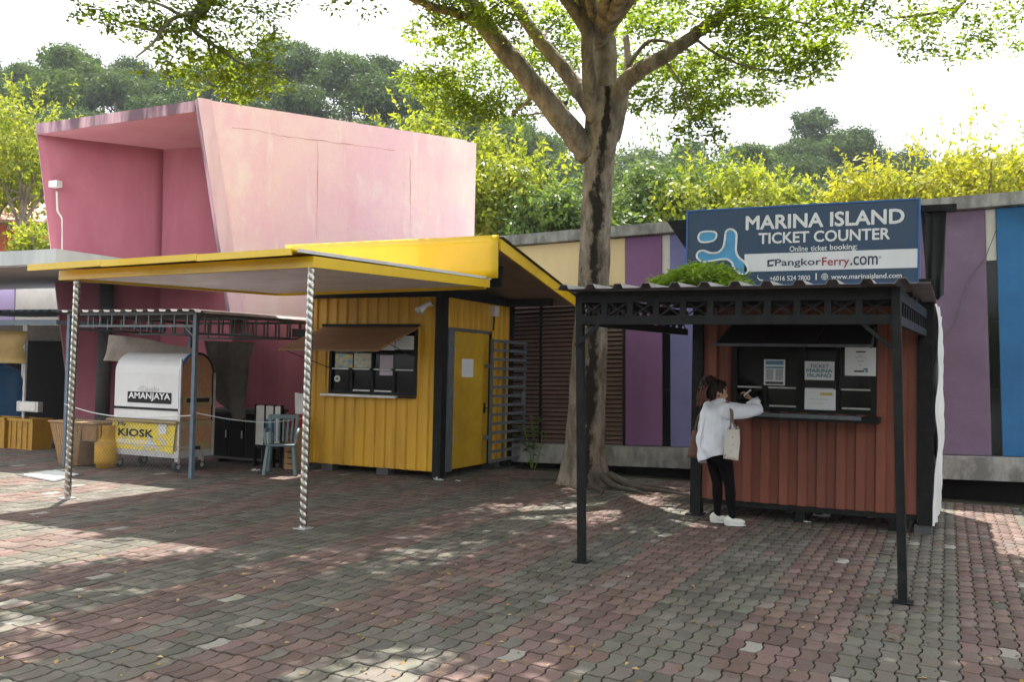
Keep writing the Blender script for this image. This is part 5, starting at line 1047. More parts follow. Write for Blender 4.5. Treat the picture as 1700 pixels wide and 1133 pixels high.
# arms: right bent on the counter, left hanging
capsule(bdy, [shR, lerp(shR, EL, .5)+[0, 0, .0], EL], [.046, .042, .036]); capsule(bdy, [EL, lerp(EL, HN, .5), HN], [.036, .032, .023])
elL = L3(-.21, -.03, 1.02); wrL = L3(-.17, .10, .84); capsule(bdy, [shL, elL], [.045, .037]); capsule(bdy, [elL, wrL], [.036, .024])
def hand(w_, d, up_, side):
    d, up_ = unit(d), unit(up_); s_ = np.cross(d, up_)*side; pc = w_ + d*.045
    ellipsoid(bdy, pc, (d*.048, s_*.038, up_*.016), 12, 8)
    for i, (o_, ln) in enumerate(((-.028, .055), (-.010, .066), (.009, .070), (.027, .062))):
        b0 = pc + s_*o_ + d*.036; k1_ = b0 + d*ln*.45 + up_*-.006; k2_ = k1_ + unit(d*.6-up_*.8)*ln*.32; k3_ = k2_ + unit(-d*.2-up_)*ln*.25; capsule(bdy, [b0, k1_, k2_, k3_], [.0095, .0088, .008, .007], 8)
    t0 = pc + s_*.03 - d*.02; t1_ = t0 + s_*.025 + d*.025 - up_*.012; capsule(bdy, [t0, t1_, t1_ + d*.028 - s_*.008 - up_*.012], [.012, .0105, .009], 8)
hand(HN, unit(HN-EL)*.5 + np.array([-.5, -.1, .35]), np.array([.5, .3, .6]), 1); hand(wrL, np.array([.1, .1, -1.0]), -Rv, 1)
body, co = remesh(bdy, 'body', 'skin', pe_, .0075, 2)
body.data.materials.append(MATS['leggings'])
pc_ = np.zeros(len(body.data.polygons)*3); body.data.polygons.foreach_get('center', pc_); pc_ = pc_.reshape(-1, 3)
body.data.polygons.foreach_set('material_index', ((pc_[:, 2] < .93) & (pc_[:, 2] > .062) & ~((np.linalg.norm(pc_ + WB - wrL, axis=1) < .2) & (pc_[:, 2] > .70) & ((pc_ @ Rv) < -.145))).astype(np.int32)); body.data.update()
m = MB()
for s_ in (-1, 1): ellipsoid(m, hc + HF*.083 + HR*.030*s_ + HU*.008, (HF*.008, HR*.013, HU*.006), 8, 6)
m.build('eyes', 'eye', pe_, smooth=True); m = MB()
for s_ in (-1, 1): m.bar(hc + HF*.090 + HR*.014*s_ + HU*.028, hc + HF*.078 + HR*.046*s_ + HU*.030, .006, .006)
m.build('eyebrows', 'hair', pe_)
# hair with high tail and loose reddish length
hr = MB(); ellipsoid(hr, hc + HU*.028 - HF*.018, (HF*.098, HR*.084, HU*.100)); ellipsoid(hr, hc - HF*.055 - HU*.03, (HF*.055, HR*.070, HU*.075)); ellipsoid(hr, hc + HU*.10 - HF*.085, (HF*.045, HR*.05, HU*.045))
ellipsoid(hr, hc + HU*.095 + HF*.02 + HR*.03, (HF*.05, HR*.035, HU*.03))
capsule(hr, [hc + HU*.115 - HF*.10, hc + HU*.09 - HF*.145, hc - HF*.155 - HU*.02, hc - HF*.15 - HU*.12], [.04, .05, .052, .04])
hro, _ = remesh(hr, 'hair', 'hair', pe_, .009, 2, lambda c: .005*np.sin(c[:, 0]*160+c[:, 1]*90) + .003*np.sin(c[:, 2]*130+c[:, 1]*60))
m = MB()
for k in range(26):
    o_ = HR*random.uniform(-.06, .06) - HF*random.uniform(.12, .18); z0 = random.uniform(-.02, .06); m.tube(catmull([hc + o_ + HU*z0, hc + o_*1.05 + HU*(z0-.09), hc + o_*random.uniform(.9, 1.15) + HU*(z0-random.uniform(.16, .24))], 4, False), [.010]*5+[.008]*3+[.003], 5)
m.build('ponytail', 'hair_red', hro, smooth=True)
# shirt, loose with folds, hem sloping down at the back left
st = MB()
capsule(st, [L3(0, -.01, .86), L3(0, -.01, 1.0), L3(0, .0, 1.12), L3(0, .0, 1.21)], [.185, .180, .165, .125]); capsule(st, [L3(-.165, .0, 1.245), L3(0, .0, 1.275), L3(.165, .02, 1.245)], [.075, .078, .075])
capsule(st, [L3(-.05, -.08, .74), L3(-.05, -.05, .95)], [.105, .15]); capsule(st, [L3(.10, .05, .80), L3(.08, .03, 1.0)], [.105, .13]); capsule(st, [L3(-.10, .02, .80), L3(-.08, .0, 1.0)], [.11, .13])
elo = lerp(shR, EL, 1.0); capsule(st, [shR, lerp(shR, EL, .55)-[0, 0, .02], EL - [0, 0, .005]], [.082, .078, .068]); capsule(st, [EL, lerp(EL, HN, .62)], [.066, .060])
capsule(st, [shL, lerp(shL, elL, .6), elL], [.08, .078, .072]); capsule(st, [elL, lerp(elL, wrL, .5)], [.07, .066]); capsule(st, [L3(0, .0, 1.29), L3(0, .012, 1.335)], [.072, .066])
def folds(c):
    l = c-WB; r_, f_, z_ = l @ Rv, l @ Fv, l[:, 2]
    return .019*(np.abs(np.sin(r_*15 + z_*5 + .8*np.sin(z_*5)))-.5)*np.clip((1.3-z_)*3, .3, 1) + .008*(np.abs(np.sin(r_*10 - z_*12 + f_*9))-.5) + .003*np.sin(z_*48 + r_*20)
sho, sco = remesh(st, 'shirt', 'shirt', pe_, .009, 3, folds)
# cut the hem and the neck opening cleanly
import bmesh
bmh = bmesh.new(); bmh.from_mesh(sho.data)
bmesh.ops.bisect_plane(bmh, geom=bmh.verts[:]+bmh.edges[:]+bmh.faces[:], plane_co=Vector(tuple(L3(-.02, -.05, .725)-WB)), plane_no=Vector(tuple(unit(np.array([0, 0, 1.0]) - Rv*.38 - Fv*.0))), clear_inner=True)
bmesh.ops.bisect_plane(bmh, geom=bmh.verts[:]+bmh.edges[:]+bmh.faces[:], plane_co=Vector(tuple(L3(0, 0, 1.345)-WB)), plane_no=Vector((0, 0, 1)), clear_outer=False) if False else None
bmh.to_mesh(sho.data); bmh.free(); sho.modifiers.new('solid', 'SOLIDIFY').thickness = .005
cfc = lerp(EL, HN, .55); cfd = unit(HN-EL)
MB().tube([cfc - cfd*.01, cfc + cfd*.05], [.074, .070], 16).build('cuff', 'shirt', sho, smooth=True)
MB().tube([L3(.075*math.cos(t), .012+.068*math.sin(t), 1.335 - .012*math.sin(t)) for t in np.linspace(0, 2*math.pi, 20)], .017, 8).build('collar', 'shirt', sho, smooth=True)
MB().tube([L3(.0, -.165, 1.20), L3(-.005, -.197, 1.05), L3(-.02, -.205, .86)], [.004, .007, .004], 6).build('back_pleat', 'shirt', sho, smooth=True)
# shoes
for an_, nm in ((anL, 'l'), (anR, 'r')):
    s_ = MB(); a_ = np.array([an_[0], an_[1], 0]); d = unit((0.90, 0.32, 0)); sd_ = np.array([d[1], -d[0], 0]); ellipsoid(s_, a_ + d*.035 + [0, 0, .045], (d*.105, sd_*.042, np.array([0, 0, .038]))); ellipsoid(s_, a_ - d*.02 + [0, 0, .06], (d*.065, sd_*.042, np.array([0, 0, .055]))); capsule(s_, [a_ - d*.045 + [0, 0, .03], a_ + d*.075 + [0, 0, .03]], [.036, .036])
    so_, _ = remesh(s_, 'shoe', 'shoe', pe_, .008, 2)
    sl = MB(); ellipsoid(sl, a_ + d*.035 + [0, 0, .011], (d*.112, sd_*.044, np.array([0, 0, .011]))); sl.build('sole', 'sign_white', so_, smooth=True)
    MB().tube([a_ - d*.07 + [0, 0, .085], a_ - d*.03 + [0, 0, .095] - sd_*.03], .012, 6).build('heel_tab', 'shoe_dark', so_)
# phone in the hand
ph_ = HN + np.array([-.035, -.045, .075]); m = MB(); m.bar(ph_ - [.04, .0, .035], ph_ + [.03, .02, .03], .012, .055, (0.1, 1, .1)); solo(m, 'phone', 'white_paint', 'white phone held by the person at the counter', 'phone', bevel=.003)
# bags
tb_ = L3(.235, .0, .93)
tote = thing('tote_bag', 'white patterned tote bag on the near shoulder of the person', 'bag', tb_ - [0, 0, .17])
m = MB(); P_ = []
for v in np.linspace(0, 1, 9):
    row = []
    for u in np.linspace(0, 2*math.pi, 21): row.append(tb_ + Fv*(.088 - .008*v)*math.cos(u)*(1-.10*math.sin(v*6+1)) + Rv*((.022+.022*(1-v))*math.sin(u)+.01*math.sin(5*v+3*u)) + Fv*.03*(v-.5) + np.array([0, 0, -.17+.32*v + .018*math.cos(2*u+.5)*v - .012*math.cos(u)*(1-v)]))
    P_.append(row)
m.grid(P_); m.f.append(tuple(range(20))[::-1]); m.build('sack', 'tote', tote, smooth=True)
for f_ in (-.06, .06): MB().tube(catmull([tb_ + Fv*f_*.7 + [0, 0, .14] + Rv*.02, shR + Rv*.085 - Fv*.03 + Fv*f_*.25 - [0, 0, .12], shR + Rv*.075 - Fv*.03 - [0, 0, .01] + Fv*f_*.15, shR + np.array([0, 0, .085]) - Rv*.01 - Fv*.02 + Fv*f_*.1, shR - Rv*.06 + [0, 0, .06]], 6, False), .011, 6).build('strap', 'strap', tote)
bg_ = L3(-.20, -.09, .88)
bag = thing('shoulder_bag', 'brown shoulder bag hanging behind the person', 'bag', bg_ - [0, 0, .14])
m = MB(); P_ = []
for v in np.linspace(0, 1, 8): P_.append([bg_ + Fv*(.15-.06*v)*math.cos(u) + Rv*(.04+.02*(1-v))*math.sin(u) + np.array([0, 0, -.14+.28*v]) for u in np.linspace(0, 2*math.pi, 19)])
m.grid(P_); m.f.append(tuple(range(18))[::-1]); m.f.append(tuple(7*19+k for k in range(18))); m.build('sack', 'bag_brown', bag, smooth=True)
for f_ in (-.07, .05): MB().tube(catmull([bg_ + Fv*f_ + [0, 0, .12], lerp(bg_ + [0, 0, .2], shL, .5) - Rv*.06 + Fv*f_*.6, shL + np.array([0, 0, .078]) + Fv*f_*.3, shL + Rv*.03 + [0, 0, .06]], 6, False), .009, 6).build('strap', 'bag_brown', bag)
# ------------------------------------------------------------------ foliage
leafmat('leaf_tree', (0.085, 0.135, 0.02), (0.16, 0.23, 0.03), (0.26, 0.32, 0.05), 0.66)
leafmat('leaf_lime', (0.12, 0.17, 0.02), (0.25, 0.30, 0.036), (0.40, 0.41, 0.08), 0.52)
leafmat('leaf_mid', (0.055, 0.105, 0.025), (0.10, 0.165, 0.045), (0.19, 0.25, 0.09), 0.45, 0.35)
leafmat('leaf_yellow', (0.11, 0.16, 0.016), (0.30, 0.31, 0.026), (0.48, 0.45, 0.06), 0.5)
leafmat('leaf_hill', (0.030, 0.060, 0.012), (0.058, 0.104, 0.022), (0.11, 0.165, 0.038), 0.42, spec=.06)
leafmat('leaf_hill_blue', (0.024, 0.05, 0.016), (0.046, 0.084, 0.028), (0.082, 0.125, 0.044), 0.4, spec=.06)
leafmat('leaf_weed', (0.15, 0.27, 0.03), (0.24, 0.38, 0.05), (0.34, 0.46, 0.09), 0.5)
leafmat('leaf_moss', (0.03, 0.05, 0.01), (0.05, 0.075, 0.015), (0.09, 0.11, 0.03), 0.3)
leafmat('leaf_dead', (0.16, 0.09, 0.04), (0.34, 0.22, 0.07), (0.55, 0.48, 0.32), 0.1)
def nrmz(a): return a/np.maximum(np.linalg.norm(a, axis=1, keepdims=True), 1e-9)
def leaf_arrays(c, d, n, l, w, fold=0.18):
    d = nrmz(d); s = nrmz(np.cross(d, n)); n2 = np.cross(s, d); l = np.asarray(l)[:, None]; w = np.asarray(w)[:, None]
    V = np.stack([c, c + d*l*0.45 + s*w*0.5 + n2*w*fold, c + d*l, c + d*l*0.45 - s*w*0.5 + n2*w*fold], 1).reshape(-1, 3)
    return V, np.arange(len(V)).reshape(-1, 4)
def spray_leaves(pads, lsize, rg, per=9):
    # pads: (centre, rx, ry, rz, clusters); each cluster is a twig end with a rosette of leaves
    C, D, N_, Ls = [], [], [], []
    for (c, rx, ry, rz, k) in pads:
        u = nrmz(rg.normal(size=(k, 3)))*(rg.random((k, 1))**0.42); tip = np.asarray(c) + u*[rx, ry, rz]; tip[:, 2] -= 0.18*(u[:, 0]**2+u[:, 1]**2)*rz*2
        for j in range(per):
            a = rg.random(k)*2*math.pi; el = rg.normal(-0.1, 0.38, k); dd = np.c_[np.cos(a)*np.cos(el), np.sin(a)*np.cos(el), np.sin(el)]
            C.append(tip + dd*(0.02+0.25*lsize*rg.random((k, 1))) + np.c_[np.cos(a[::-1]), np.sin(a[::-1]), a*0]*lsize*1.1*rg.random((k, 1))); D.append(dd); N_.append(np.c_[rg.normal(0, .45, k), rg.normal(0, .45, k), np.ones(k)]); Ls.append(lsize*(0.65+0.7*rg.random(k)))
    c, d, n, l = np.concatenate(C), np.concatenate(D), np.concatenate(N_), np.concatenate(Ls); return leaf_arrays(c, d, n, l, l*0.46)
def leaf_obj(name, V, F, mat, parent, org=None):
    org = np.array(BASE[parent.name]) if org is None else org; me = fastmesh(name, V-org, F, mat); o = bpy.data.objects.new(name, me); COL.objects.link(o); o.parent = parent; BASE[o.name] = tuple(org); return o
rgt = np.random.default_rng(11)
def px_path(lst): return [PD(x, y, d) for x, y, d in lst]
def limb(path, r0, r1, parent, name='branch', n=12, mat='bark', wob=0.012):
    P_ = catmull(path, 7, False); k = len(P_); rs = [r0+(r1-r0)*(i/(k-1))**0.85 for i in range(k)]
    P_ = [p + rgt.normal(0, wob, 3)*min(1, r0*4) for p in P_]; return MB().tube(P_, rs, n).build(name, mat, parent, smooth=True)

def bark_wound():
    m = MATS['bark'].copy(); m.name = 'bark_wound'; t = m.node_tree; N = t.nodes; L = t.links; b = N['Principled BSDF']; src = b.inputs['Base Color'].links[0].from_socket
    a = N.new('ShaderNodeVertexColor'); a.layer_name = 'wound'; tc = N.new('ShaderNodeTexCoord'); mp = N.new('ShaderNodeMapping'); mp.inputs['Scale'].default_value = (1, 1, .45); L.new(tc.outputs['Object'], mp.inputs[0])
    n = N.new('ShaderNodeTexNoise'); n.inputs['Scale'].default_value = 7; n.inputs['Detail'].default_value = 9; n.inputs['Roughness'].default_value = .72; L.new(mp.outputs[0], n.inputs['Vector'])
    ad = N.new('ShaderNodeMath'); ad.operation = 'MULTIPLY_ADD'; ad.inputs[1].default_value = 3.0; L.new(n.outputs['Fac'], ad.inputs[0]); L.new(a.outputs[0], ad.inputs[2])
    r = N.new('ShaderNodeMapRange'); r.inputs[1].default_value = 1.85; r.inputs[2].default_value = 2.2; L.new(ad.outputs[0], r.inputs[0])
    x = N.new('ShaderNodeMixRGB'); x.inputs[2].default_value = (.03, .025, .02, 1); L.new(r.outputs[0], x.inputs[0]); L.new(src, x.inputs[1]); L.new(x.outputs[0], b.inputs['Base Color']); MATS['bark_wound'] = m
bark_wound()
# main tree ----------------------------------------------------------
tbase = G(977, 806); D0 = 12.95
tr = thing('big_tree', 'large spreading tree with mottled trunk growing between the two kiosks', 'tree', (tbase[0], tbase[1], 0))
ctr_ = [(973, 817, 56), (973, 800, 46), (972, 775, 39), (972, 740, 35.5), (973, 690, 33), (977, 600, 31), (984, 480, 28), (990, 374, 26.5), (994, 300, 26), (997, 250, 27.5), (1001, 215, 31), (1003, 180, 31), (1002, 150, 28)]
m = MB(); NS = 72; rows = []; wmask = []
cc_ = catmull([np.array([c[0], c[1], c[2]*.94]) for c in ctr_], 14, False)
towards = unit((CAM - PD(990, 500, D0))*[1, 1, 0]); ta0 = math.atan2(towards[1], towards[0])
for i, (x, y, hw) in enumerate(cc_):
    c = PD(x, y, D0); r = hw*D0/FPX; row = []
    for k in range(NS+1):
        t = 2*math.pi*k/NS; flare = max(0, (y-745)/70.0)
        rr_ = r*(1 + 0.035*math.sin(3*t+y*.012) + 0.025*math.sin(7*t-y*.03) + 0.02*math.sin(y*.09+2*t) + 0.13*flare*math.cos(5*t+.6))
        da = (t - ta0 - .12*math.sin(y*.013) - .10 + math.pi) % (2*math.pi) - math.pi; ww = .34 + .13*math.sin(y*.021+.6) + .08*math.sin(y*.06); wmask.append(max(0, 1 - abs(da)/ww/1.6)*(1 if y > 255 else 1.25))
        row.append(c + rr_*(math.cos(t)*np.array([1, 0, 0]) + math.sin(t)*np.array([0, 1, 0])))
    rows.append(row)
zmin = rows[0][0][2]
m.grid(rows); trunk = m.build('trunk', 'bark_wound', tr, smooth=True)
wa = trunk.data.color_attributes.new('wound', 'FLOAT_COLOR', 'POINT'); wa.data.foreach_set('color', np.repeat(np.array(wmask)[:, None], 4, 1).astype(np.float32).ravel())
for pts, r0, r1 in (([(975, 255, D0), (935, 200, D0-.1), (885, 140, D0-.2), (835, 80, D0-.2), (795, 30, D0-.2), (760, -30, D0)], .235, .15), ([(800, 42, D0-.2), (760, 22, D0-.4), (715, 10, D0-.7), (660, -15, D0-1)], .10, .06),
                    ([(985, 185, D0), (955, 140, D0+.2), (915, 90, D0+.3), (880, 45, D0+.3), (840, -15, D0+.4)], .17, .10), ([(985, 200, D0-.1), (978, 130, D0-.2), (975, 60, D0-.3), (960, -30, D0-.4)], .15, .11),
                    ([(1002, 180, D0+.1), (1006, 100, D0+.2), (1000, 30, D0+.2), (1000, -40, D0+.2)], .23, .19), ([(1018, 165, D0-.1), (1050, 125, D0-.3), (1095, 98, D0-.5), (1150, 60, D0-.6), (1205, 22, D0-.7), (1270, -15, D0-.9)], .17, .09),
                    ([(1022, 230, D0+.1), (1034, 180, D0+.3), (1042, 120, D0+.5), (1040, 60, D0+.7)], .095, .06), ([(1005, 30, D0+.2), (1035, 10, D0-.1), (1075, -20, D0-.3)], .12, .08),
                    ([(1042, 110, D0+.5), (1075, 70, D0+.4), (1110, 70, D0+.3), (1160, 90, D0)], .05, .02), ([(900, 150, D0-.2), (880, 165, D0+.3), (850, 190, D0+.8)], .04, .02), ([(930, 110, D0+.3), (905, 60, D0+1), (930, 30, D0+1.5)], .045, .02), ([(940, 170, D0), (915, 185, D0+.6), (880, 190, D0+1)], .04, .015),
                    ([(1150, 60, D0-.6), (1190, 90, D0-.7), (1240, 110, D0-.8), (1300, 120, D0-.9)], .03, .012), ([(1100, 95, D0-.5), (1130, 140, D0-.6), (1150, 200, D0-.7)], .025, .008), ([(1205, 22, D0-.7), (1280, 30, D0-1.2), (1350, 40, D0-1.8)], .035, .012)):
    limb(px_path(pts), r0*.76, r1*.76, tr)
for a_, ln in ((-.25, 1.5), (.05, 1.1), (-.55, 1.0), (2.9, .9), (-1.1, .7), (2.2, .7)):
    d_ = np.array([math.cos(a_), math.sin(a_), 0]); b0 = np.array([tbase[0], tbase[1], 0]) + d_*.3
    MB().tube(catmull([b0 + [0, 0, .16], b0 + d_*ln*.3 + [0, 0, .05], b0 + d_*ln*.65 + np.array([-d_[1], d_[0], 0])*.1 + [0, 0, .02], b0 + d_*ln + [0, 0, -.02]], 5, False), [.06, .055, .05, .046, .042, .038, .034, .031, .028, .025, .022, .02, .018, .016, .012, .008], 8).build('root', 'bark_dark', tr, smooth=True)
def pad(px, py, d, rx, rz, k, ry=None): return (PD(px, py, d), rx, ry or rx, rz, k)
pads = [pad(745, 55, 13.2, .75, .28, 210), pad(830, 30, 12.0, .5, .25, 110), pad(720, 130, 13.6, .55, .22, 170), pad(820, 110, 14.2, .8, .3, 260), pad(905, 90, 14.6, .6, .35, 240), pad(860, 165, 14.0, .8, .22, 260), pad(770, 178, 13.8, .7, .20, 240), pad(925, 30, 14.5, .5, .3, 160), pad(940, 150, 15, .5, .25, 140),
        pad(1080, 30, 14.0, .6, .3, 230), pad(1100, 110, 14.2, .75, .3, 280), pad(1065, 165, 14, .4, .2, 110), pad(1180, 120, 13.0, .85, .3, 300), pad(1160, 165, 13.6, .6, .2, 190), pad(1260, 80, 12.5, .8, .28, 280), pad(1330, 110, 12.2, .5, .2, 150), pad(1230, 25, 12.0, .7, .25, 230), pad(1330, 30, 11.5, .8, .25, 260), pad(1250, 160, 13, .4, .12, 80), pad(1370, 80, 12, .35, .15, 80),
        pad(1160, 205, 12.2, .2, .28, 46), pad(1130, 215, 12.4, .1, .25, 22), pad(1195, 225, 12.2, .14, .2, 22), pad(1180, 180, 12.4, .3, .15, 50), pad(990, 60, 15.5, .7, .4, 220), pad(1030, 110, 15.2, .6, .35, 170), pad(760, 8, 12.5, .6, .2, 140), pad(1110, -20, 12.5, .9, .3, 260), pad(880, -30, 12.5, 1.2, .3, 300)]
pads = [(c, a, b, z, int(k*.82)) for c, a, b, z, k in pads]; V, F = spray_leaves(pads, .08, rgt, 8); leaf_obj('foliage', V, F, 'leaf_tree', tr)
# crown above the picture, over the paved yard
ov = []
for k in range(72):
    x_, y_ = rgt.uniform(-8.6, .4), rgt.uniform(6.8, 11.2)
    if x_ < -6.0 and y_ < 9.4 and (k % 4 or x_ < -7.4): continue
    h_ = 7.4 + rgt.uniform(-.6, 1.6); ov.append((np.array([x_, y_, h_ + .12*max(0, 12-y_)*0]), .95, .95, .3, 60))
ov = [p for p in ov if project(p[0])[1] < -60]
V, F = spray_leaves(ov, .19, rgt, 8); leaf_obj('foliage', V, F, 'leaf_tree', tr)
for k in range(9):
    e = ov[k*len(ov)//9][0]; limb([np.array([tbase[0], tbase[1], 6.2]), np.array([(tbase[0]*.5+e[0]*.5), tbase[1]*.5+e[1]*.5, 7.0]), e - [0, 0, .15]], .10, .03, tr)

# tree left of the picture whose bough hangs into the top left ------
lt = thing('left_tree', 'leafy bough of a tree reaching in at the top left', 'tree', (-10.4, 4.6, 0))
limb([np.array([-10.4, 4.6, 0]), np.array([-10.3, 4.7, 2.5]), np.array([-10.0, 4.9, 4.6])], .26, .17, lt, 'trunk')
b0 = PD(352, -25, 9.0)
limb([np.array([-10.0, 4.9, 4.6]), np.array([-8.6, 6.0, 5.6]), b0 + [-.3, 0, .35], b0, PD(335, 12, 9.0), PD(318, 35, 9.0)], .14, .05, lt)
for pts, r0, r1 in (([(330, 18, 9), (322, 48, 9), (345, 68, 9.1), (385, 95, 9.2), (420, 118, 9.3)], .032, .009), ([(335, 18, 9), (285, 32, 8.8), (255, 70, 8.7), (225, 95, 8.6)], .026, .008), ([(322, 45, 9), (280, 52, 9), (230, 45, 9.1), (180, 30, 9.2)], .022, .007), ([(300, 25, 8.9), (260, 5, 8.8), (200, -5, 8.7)], .022, .008), ([(345, 68, 9.1), (352, 95, 9.2), (375, 140, 9.3)], .016, .006)):
    limb(px_path(pts), r0, r1, lt, n=8, wob=.004)
pl = [pad(190, 28, 9.0, .42, .14, 90), pad(240, 40, 8.9, .4, .14, 100), pad(290, 60, 9.0, .4, .18, 120), pad(340, 45, 9.1, .4, .15, 90), pad(330, 100, 9.2, .4, .16, 120), pad(390, 85, 9.3, .4, .16, 120), pad(420, 125, 9.4, .42, .14, 130), pad(360, 135, 9.3, .35, .12, 90), pad(270, 110, 9.0, .25, .14, 50), pad(440, 60, 9.3, .3, .14, 60), pad(150, 18, 9, .2, .08, 24), pad(400, 20, 9, .45, .12, 90), pad(465, 12, 9, .3, .1, 40), pad(590, 0, 9, .5, .1, 60), pad(250, 0, 8.8, .5, .12, 90), pad(345, 10, 9.0, .4, .12, 70), pad(400, 155, 9.5, .25, .06, 40)]
pl = [(c, a, b, z, int(k*.55)) for c, a, b, z, k in pl]; V, F = spray_leaves(pl, .058, rgt, 8); leaf_obj('foliage', V, F, 'leaf_tree', lt)
ov = []
for k in range(78):
    x_, y_ = rgt.uniform(-12.5, -3.2), rgt.uniform(1.5, 9.6); h_ = 6.9 + rgt.uniform(-.5, 1.4)
    if (x_ < -8.2 and y_ > 7.5) or (x_ < -5 and y_ > 6.0): continue
    ov.append((np.array([x_, y_, h_]), .95, .95, .3, 60))
ov = [p for p in ov if project(p[0])[1] < -60 or project(p[0])[2] < 0]
V, F = spray_leaves(ov, .19, rgt, 8); leaf_obj('foliage', V, F, 'leaf_tree', lt)
for k in range(7):
    e = ov[k*len(ov)//7][0]; limb([np.array([-10.0, 4.9, 4.6]), (np.array([-10.0, 4.9, 5.6])+e)/2 + [0, 0, .3], e - [0, 0, .1]], .09, .03, lt)
# tree right of the picture
rt = thing('right_tree', 'leafy twigs of a tree reaching in at the top right corner', 'tree', (3.6, 8.4, 0))
limb([np.array([3.6, 8.4, 0]), np.array([3.5, 8.4, 2.5]), np.array([3.2, 8.5, 4.8])], .26, .17, rt, 'trunk')
for pts in ([(1600, 0, 10.5), (1590, 15, 10.4), (1570, 40, 10.4)], [(1590, 12, 10.4), (1530, 25, 10.3), (1470, 30, 10.2)]): limb(px_path(pts), .025, .008, rt, n=8, wob=.004)
limb([np.array([3.2, 8.5, 4.8]), np.array([1.8, 8.8, 5.6]), PD(1610, -30, 10.6), PD(1600, 2, 10.5)], .11, .03, rt)
pr_ = [pad(1440, 25, 10.2, .4, .13, 90), pad(1500, 50, 10.3, .42, .14, 110), pad(1560, 30, 10.4, .42, .14, 110), pad(1600, 70, 10.4, .4, .13, 100), pad(1650, 35, 10.6, .45, .14, 110), pad(1690, 75, 10.8, .35, .1, 60), pad(1520, 85, 10.2, .28, .08, 50), pad(1430, 0, 10, .5, .12, 80), pad(1540, -5, 10, .6, .12, 100), pad(1690, 5, 10.5, .45, .12, 80), pad(1580, 95, 10.3, .15, .05, 16), pad(1760, 30, 10.6, .5, .2, 80)]
pr_ = [(c, a, b, z, int(k*.55)) for c, a, b, z, k in pr_]; V, F = spray_leaves(pr_, .06, rgt, 8); leaf_obj('foliage', V, F, 'leaf_tree', rt)
ov = []
for k in range(62):
    x_, y_ = rgt.uniform(-2.8, 6.0), rgt.uniform(3.6, 10.2); ov.append((np.array([x_, y_, 7.2 + rgt.uniform(-.6, 1.4)]), .95, .95, .3, 56))
ov = [p for p in ov if project(p[0])[1] < -60]
V, F = spray_leaves(ov, .19, rgt, 8); leaf_obj('foliage', V, F, 'leaf_tree', rt)

# ------------------------------------------------------------------ crowns for trees further off
def crown_arrays(rx, ry, rz, nl, nleaf, size, seed, lobe=0.42, shag=0.25, asp=0.5, under=0.35):
    rg = np.random.default_rng(seed); C, D, N_ = [], [], []
    lc = nrmz(rg.normal(size=(nl, 3))); lc[:, 2] = np.abs(lc[:, 2])*1.05 - under; lc = lc*(0.35+0.55*rg.random((nl, 1)))*[rx, ry, rz]
    lr = lobe*(0.55+0.8*rg.random(nl))*min(rx, ry)
    wgt = lr**2; cnt = np.maximum(8, (nleaf*wgt/wgt.sum()).astype(int))
    for i in range(nl):
        k = cnt[i]; u = nrmz(rg.normal(size=(k, 3))); rad = lr[i]*(1 - shag + 1.6*shag*rg.random((k, 1)))*(0.8+0.25*np.sin(u[:, :1]*7+i)*np.sin(u[:, 1:2]*6+i*2))
        C.append(lc[i] + u*rad*[1, 1, .72]); nn = nrmz(u + rg.normal(0, .55, (k, 3)) + [0, 0, .35]); N_.append(nn); dd = np.cross(nn, rg.normal(size=(k, 3))); dd[:, 2] -= .25; D.append(dd)
    c, d, n = np.concatenate(C), np.concatenate(D), np.concatenate(N_); l = size*(0.6+0.8*rg.random(len(c))); return leaf_arrays(c, d, n, l, l*asp, .12)
def mid_tree(name, label, px, row, d, wpx, mat, seed, rz=2.6, nleaf=9000, size=.17, nl=26, lobe=.42, shag=.3, group=None):
    top = PD(px, row, d); rx = wpx*d/FPX/2; c = top - np.array([0, 0, rz*1.0]); base = np.array([c[0], c[1], 0.0])
    t = thing(name, label, 'tree', base, group)
    V, F = crown_arrays(rx, rx*.9, rz, nl, nleaf, size, seed, lobe, shag)
    rg = np.random.default_rng(seed+900); tw = 90; dr = nrmz(rg.normal(size=(tw, 3)) + [0, 0, .35]); st_ = dr*[rx, rx*.9, rz]*rg.uniform(.55, .95, (tw, 1)); up_ = nrmz(dr + rg.normal(0, .35, (tw, 3)) + [0, 0, .75]); ln = rg.uniform(.45, 1.15, tw)*min(1.0, rx*.45)
    CC, DD = [], []
    for q_ in range(16):
        f_ = q_/15; CC.append(st_ + up_*(ln*f_)[:, None] + np.c_[np.zeros(tw), np.zeros(tw), -.25*ln*f_*f_]); DD.append(nrmz(up_*.7 + rg.normal(0, .8, (tw, 3))))
    CC, DD = np.concatenate(CC), np.concatenate(DD); l_ = size*rg.uniform(.6, 1.2, len(CC)); V2, F2 = leaf_arrays(CC, DD, nrmz(rg.normal(0, .6, (len(CC), 3)) + [0, 0, 1]), l_, l_*.42)
    F = np.concatenate([F, F2 + len(V)]); V = np.concatenate([V, V2]); leaf_obj('crown', V + c, F, mat, t)
    limb([base, base + [.1, 0, c[2]*.5], c - [0, 0, rz*.3]], .17, .10, t, 'trunk', 8, 'bark')
    rg = np.random.default_rng(seed+5)
    for k in range(7): e = c + nrmz(rg.normal(size=(1, 3)))[0]*[rx*.75, rx*.7, rz*.6]; limb([c - [0, 0, rz*(.9-.08*k)], (c - [0, 0, rz*.4] + e)/2, e], .07, .02, t, 'branch', 6, 'bark')
    return t
mid_tree('lime_tree', 'bright lime green tree behind the left edge of the pink building', 45, 140, 31, 250, 'leaf_lime', 21, 2.6, 8000)
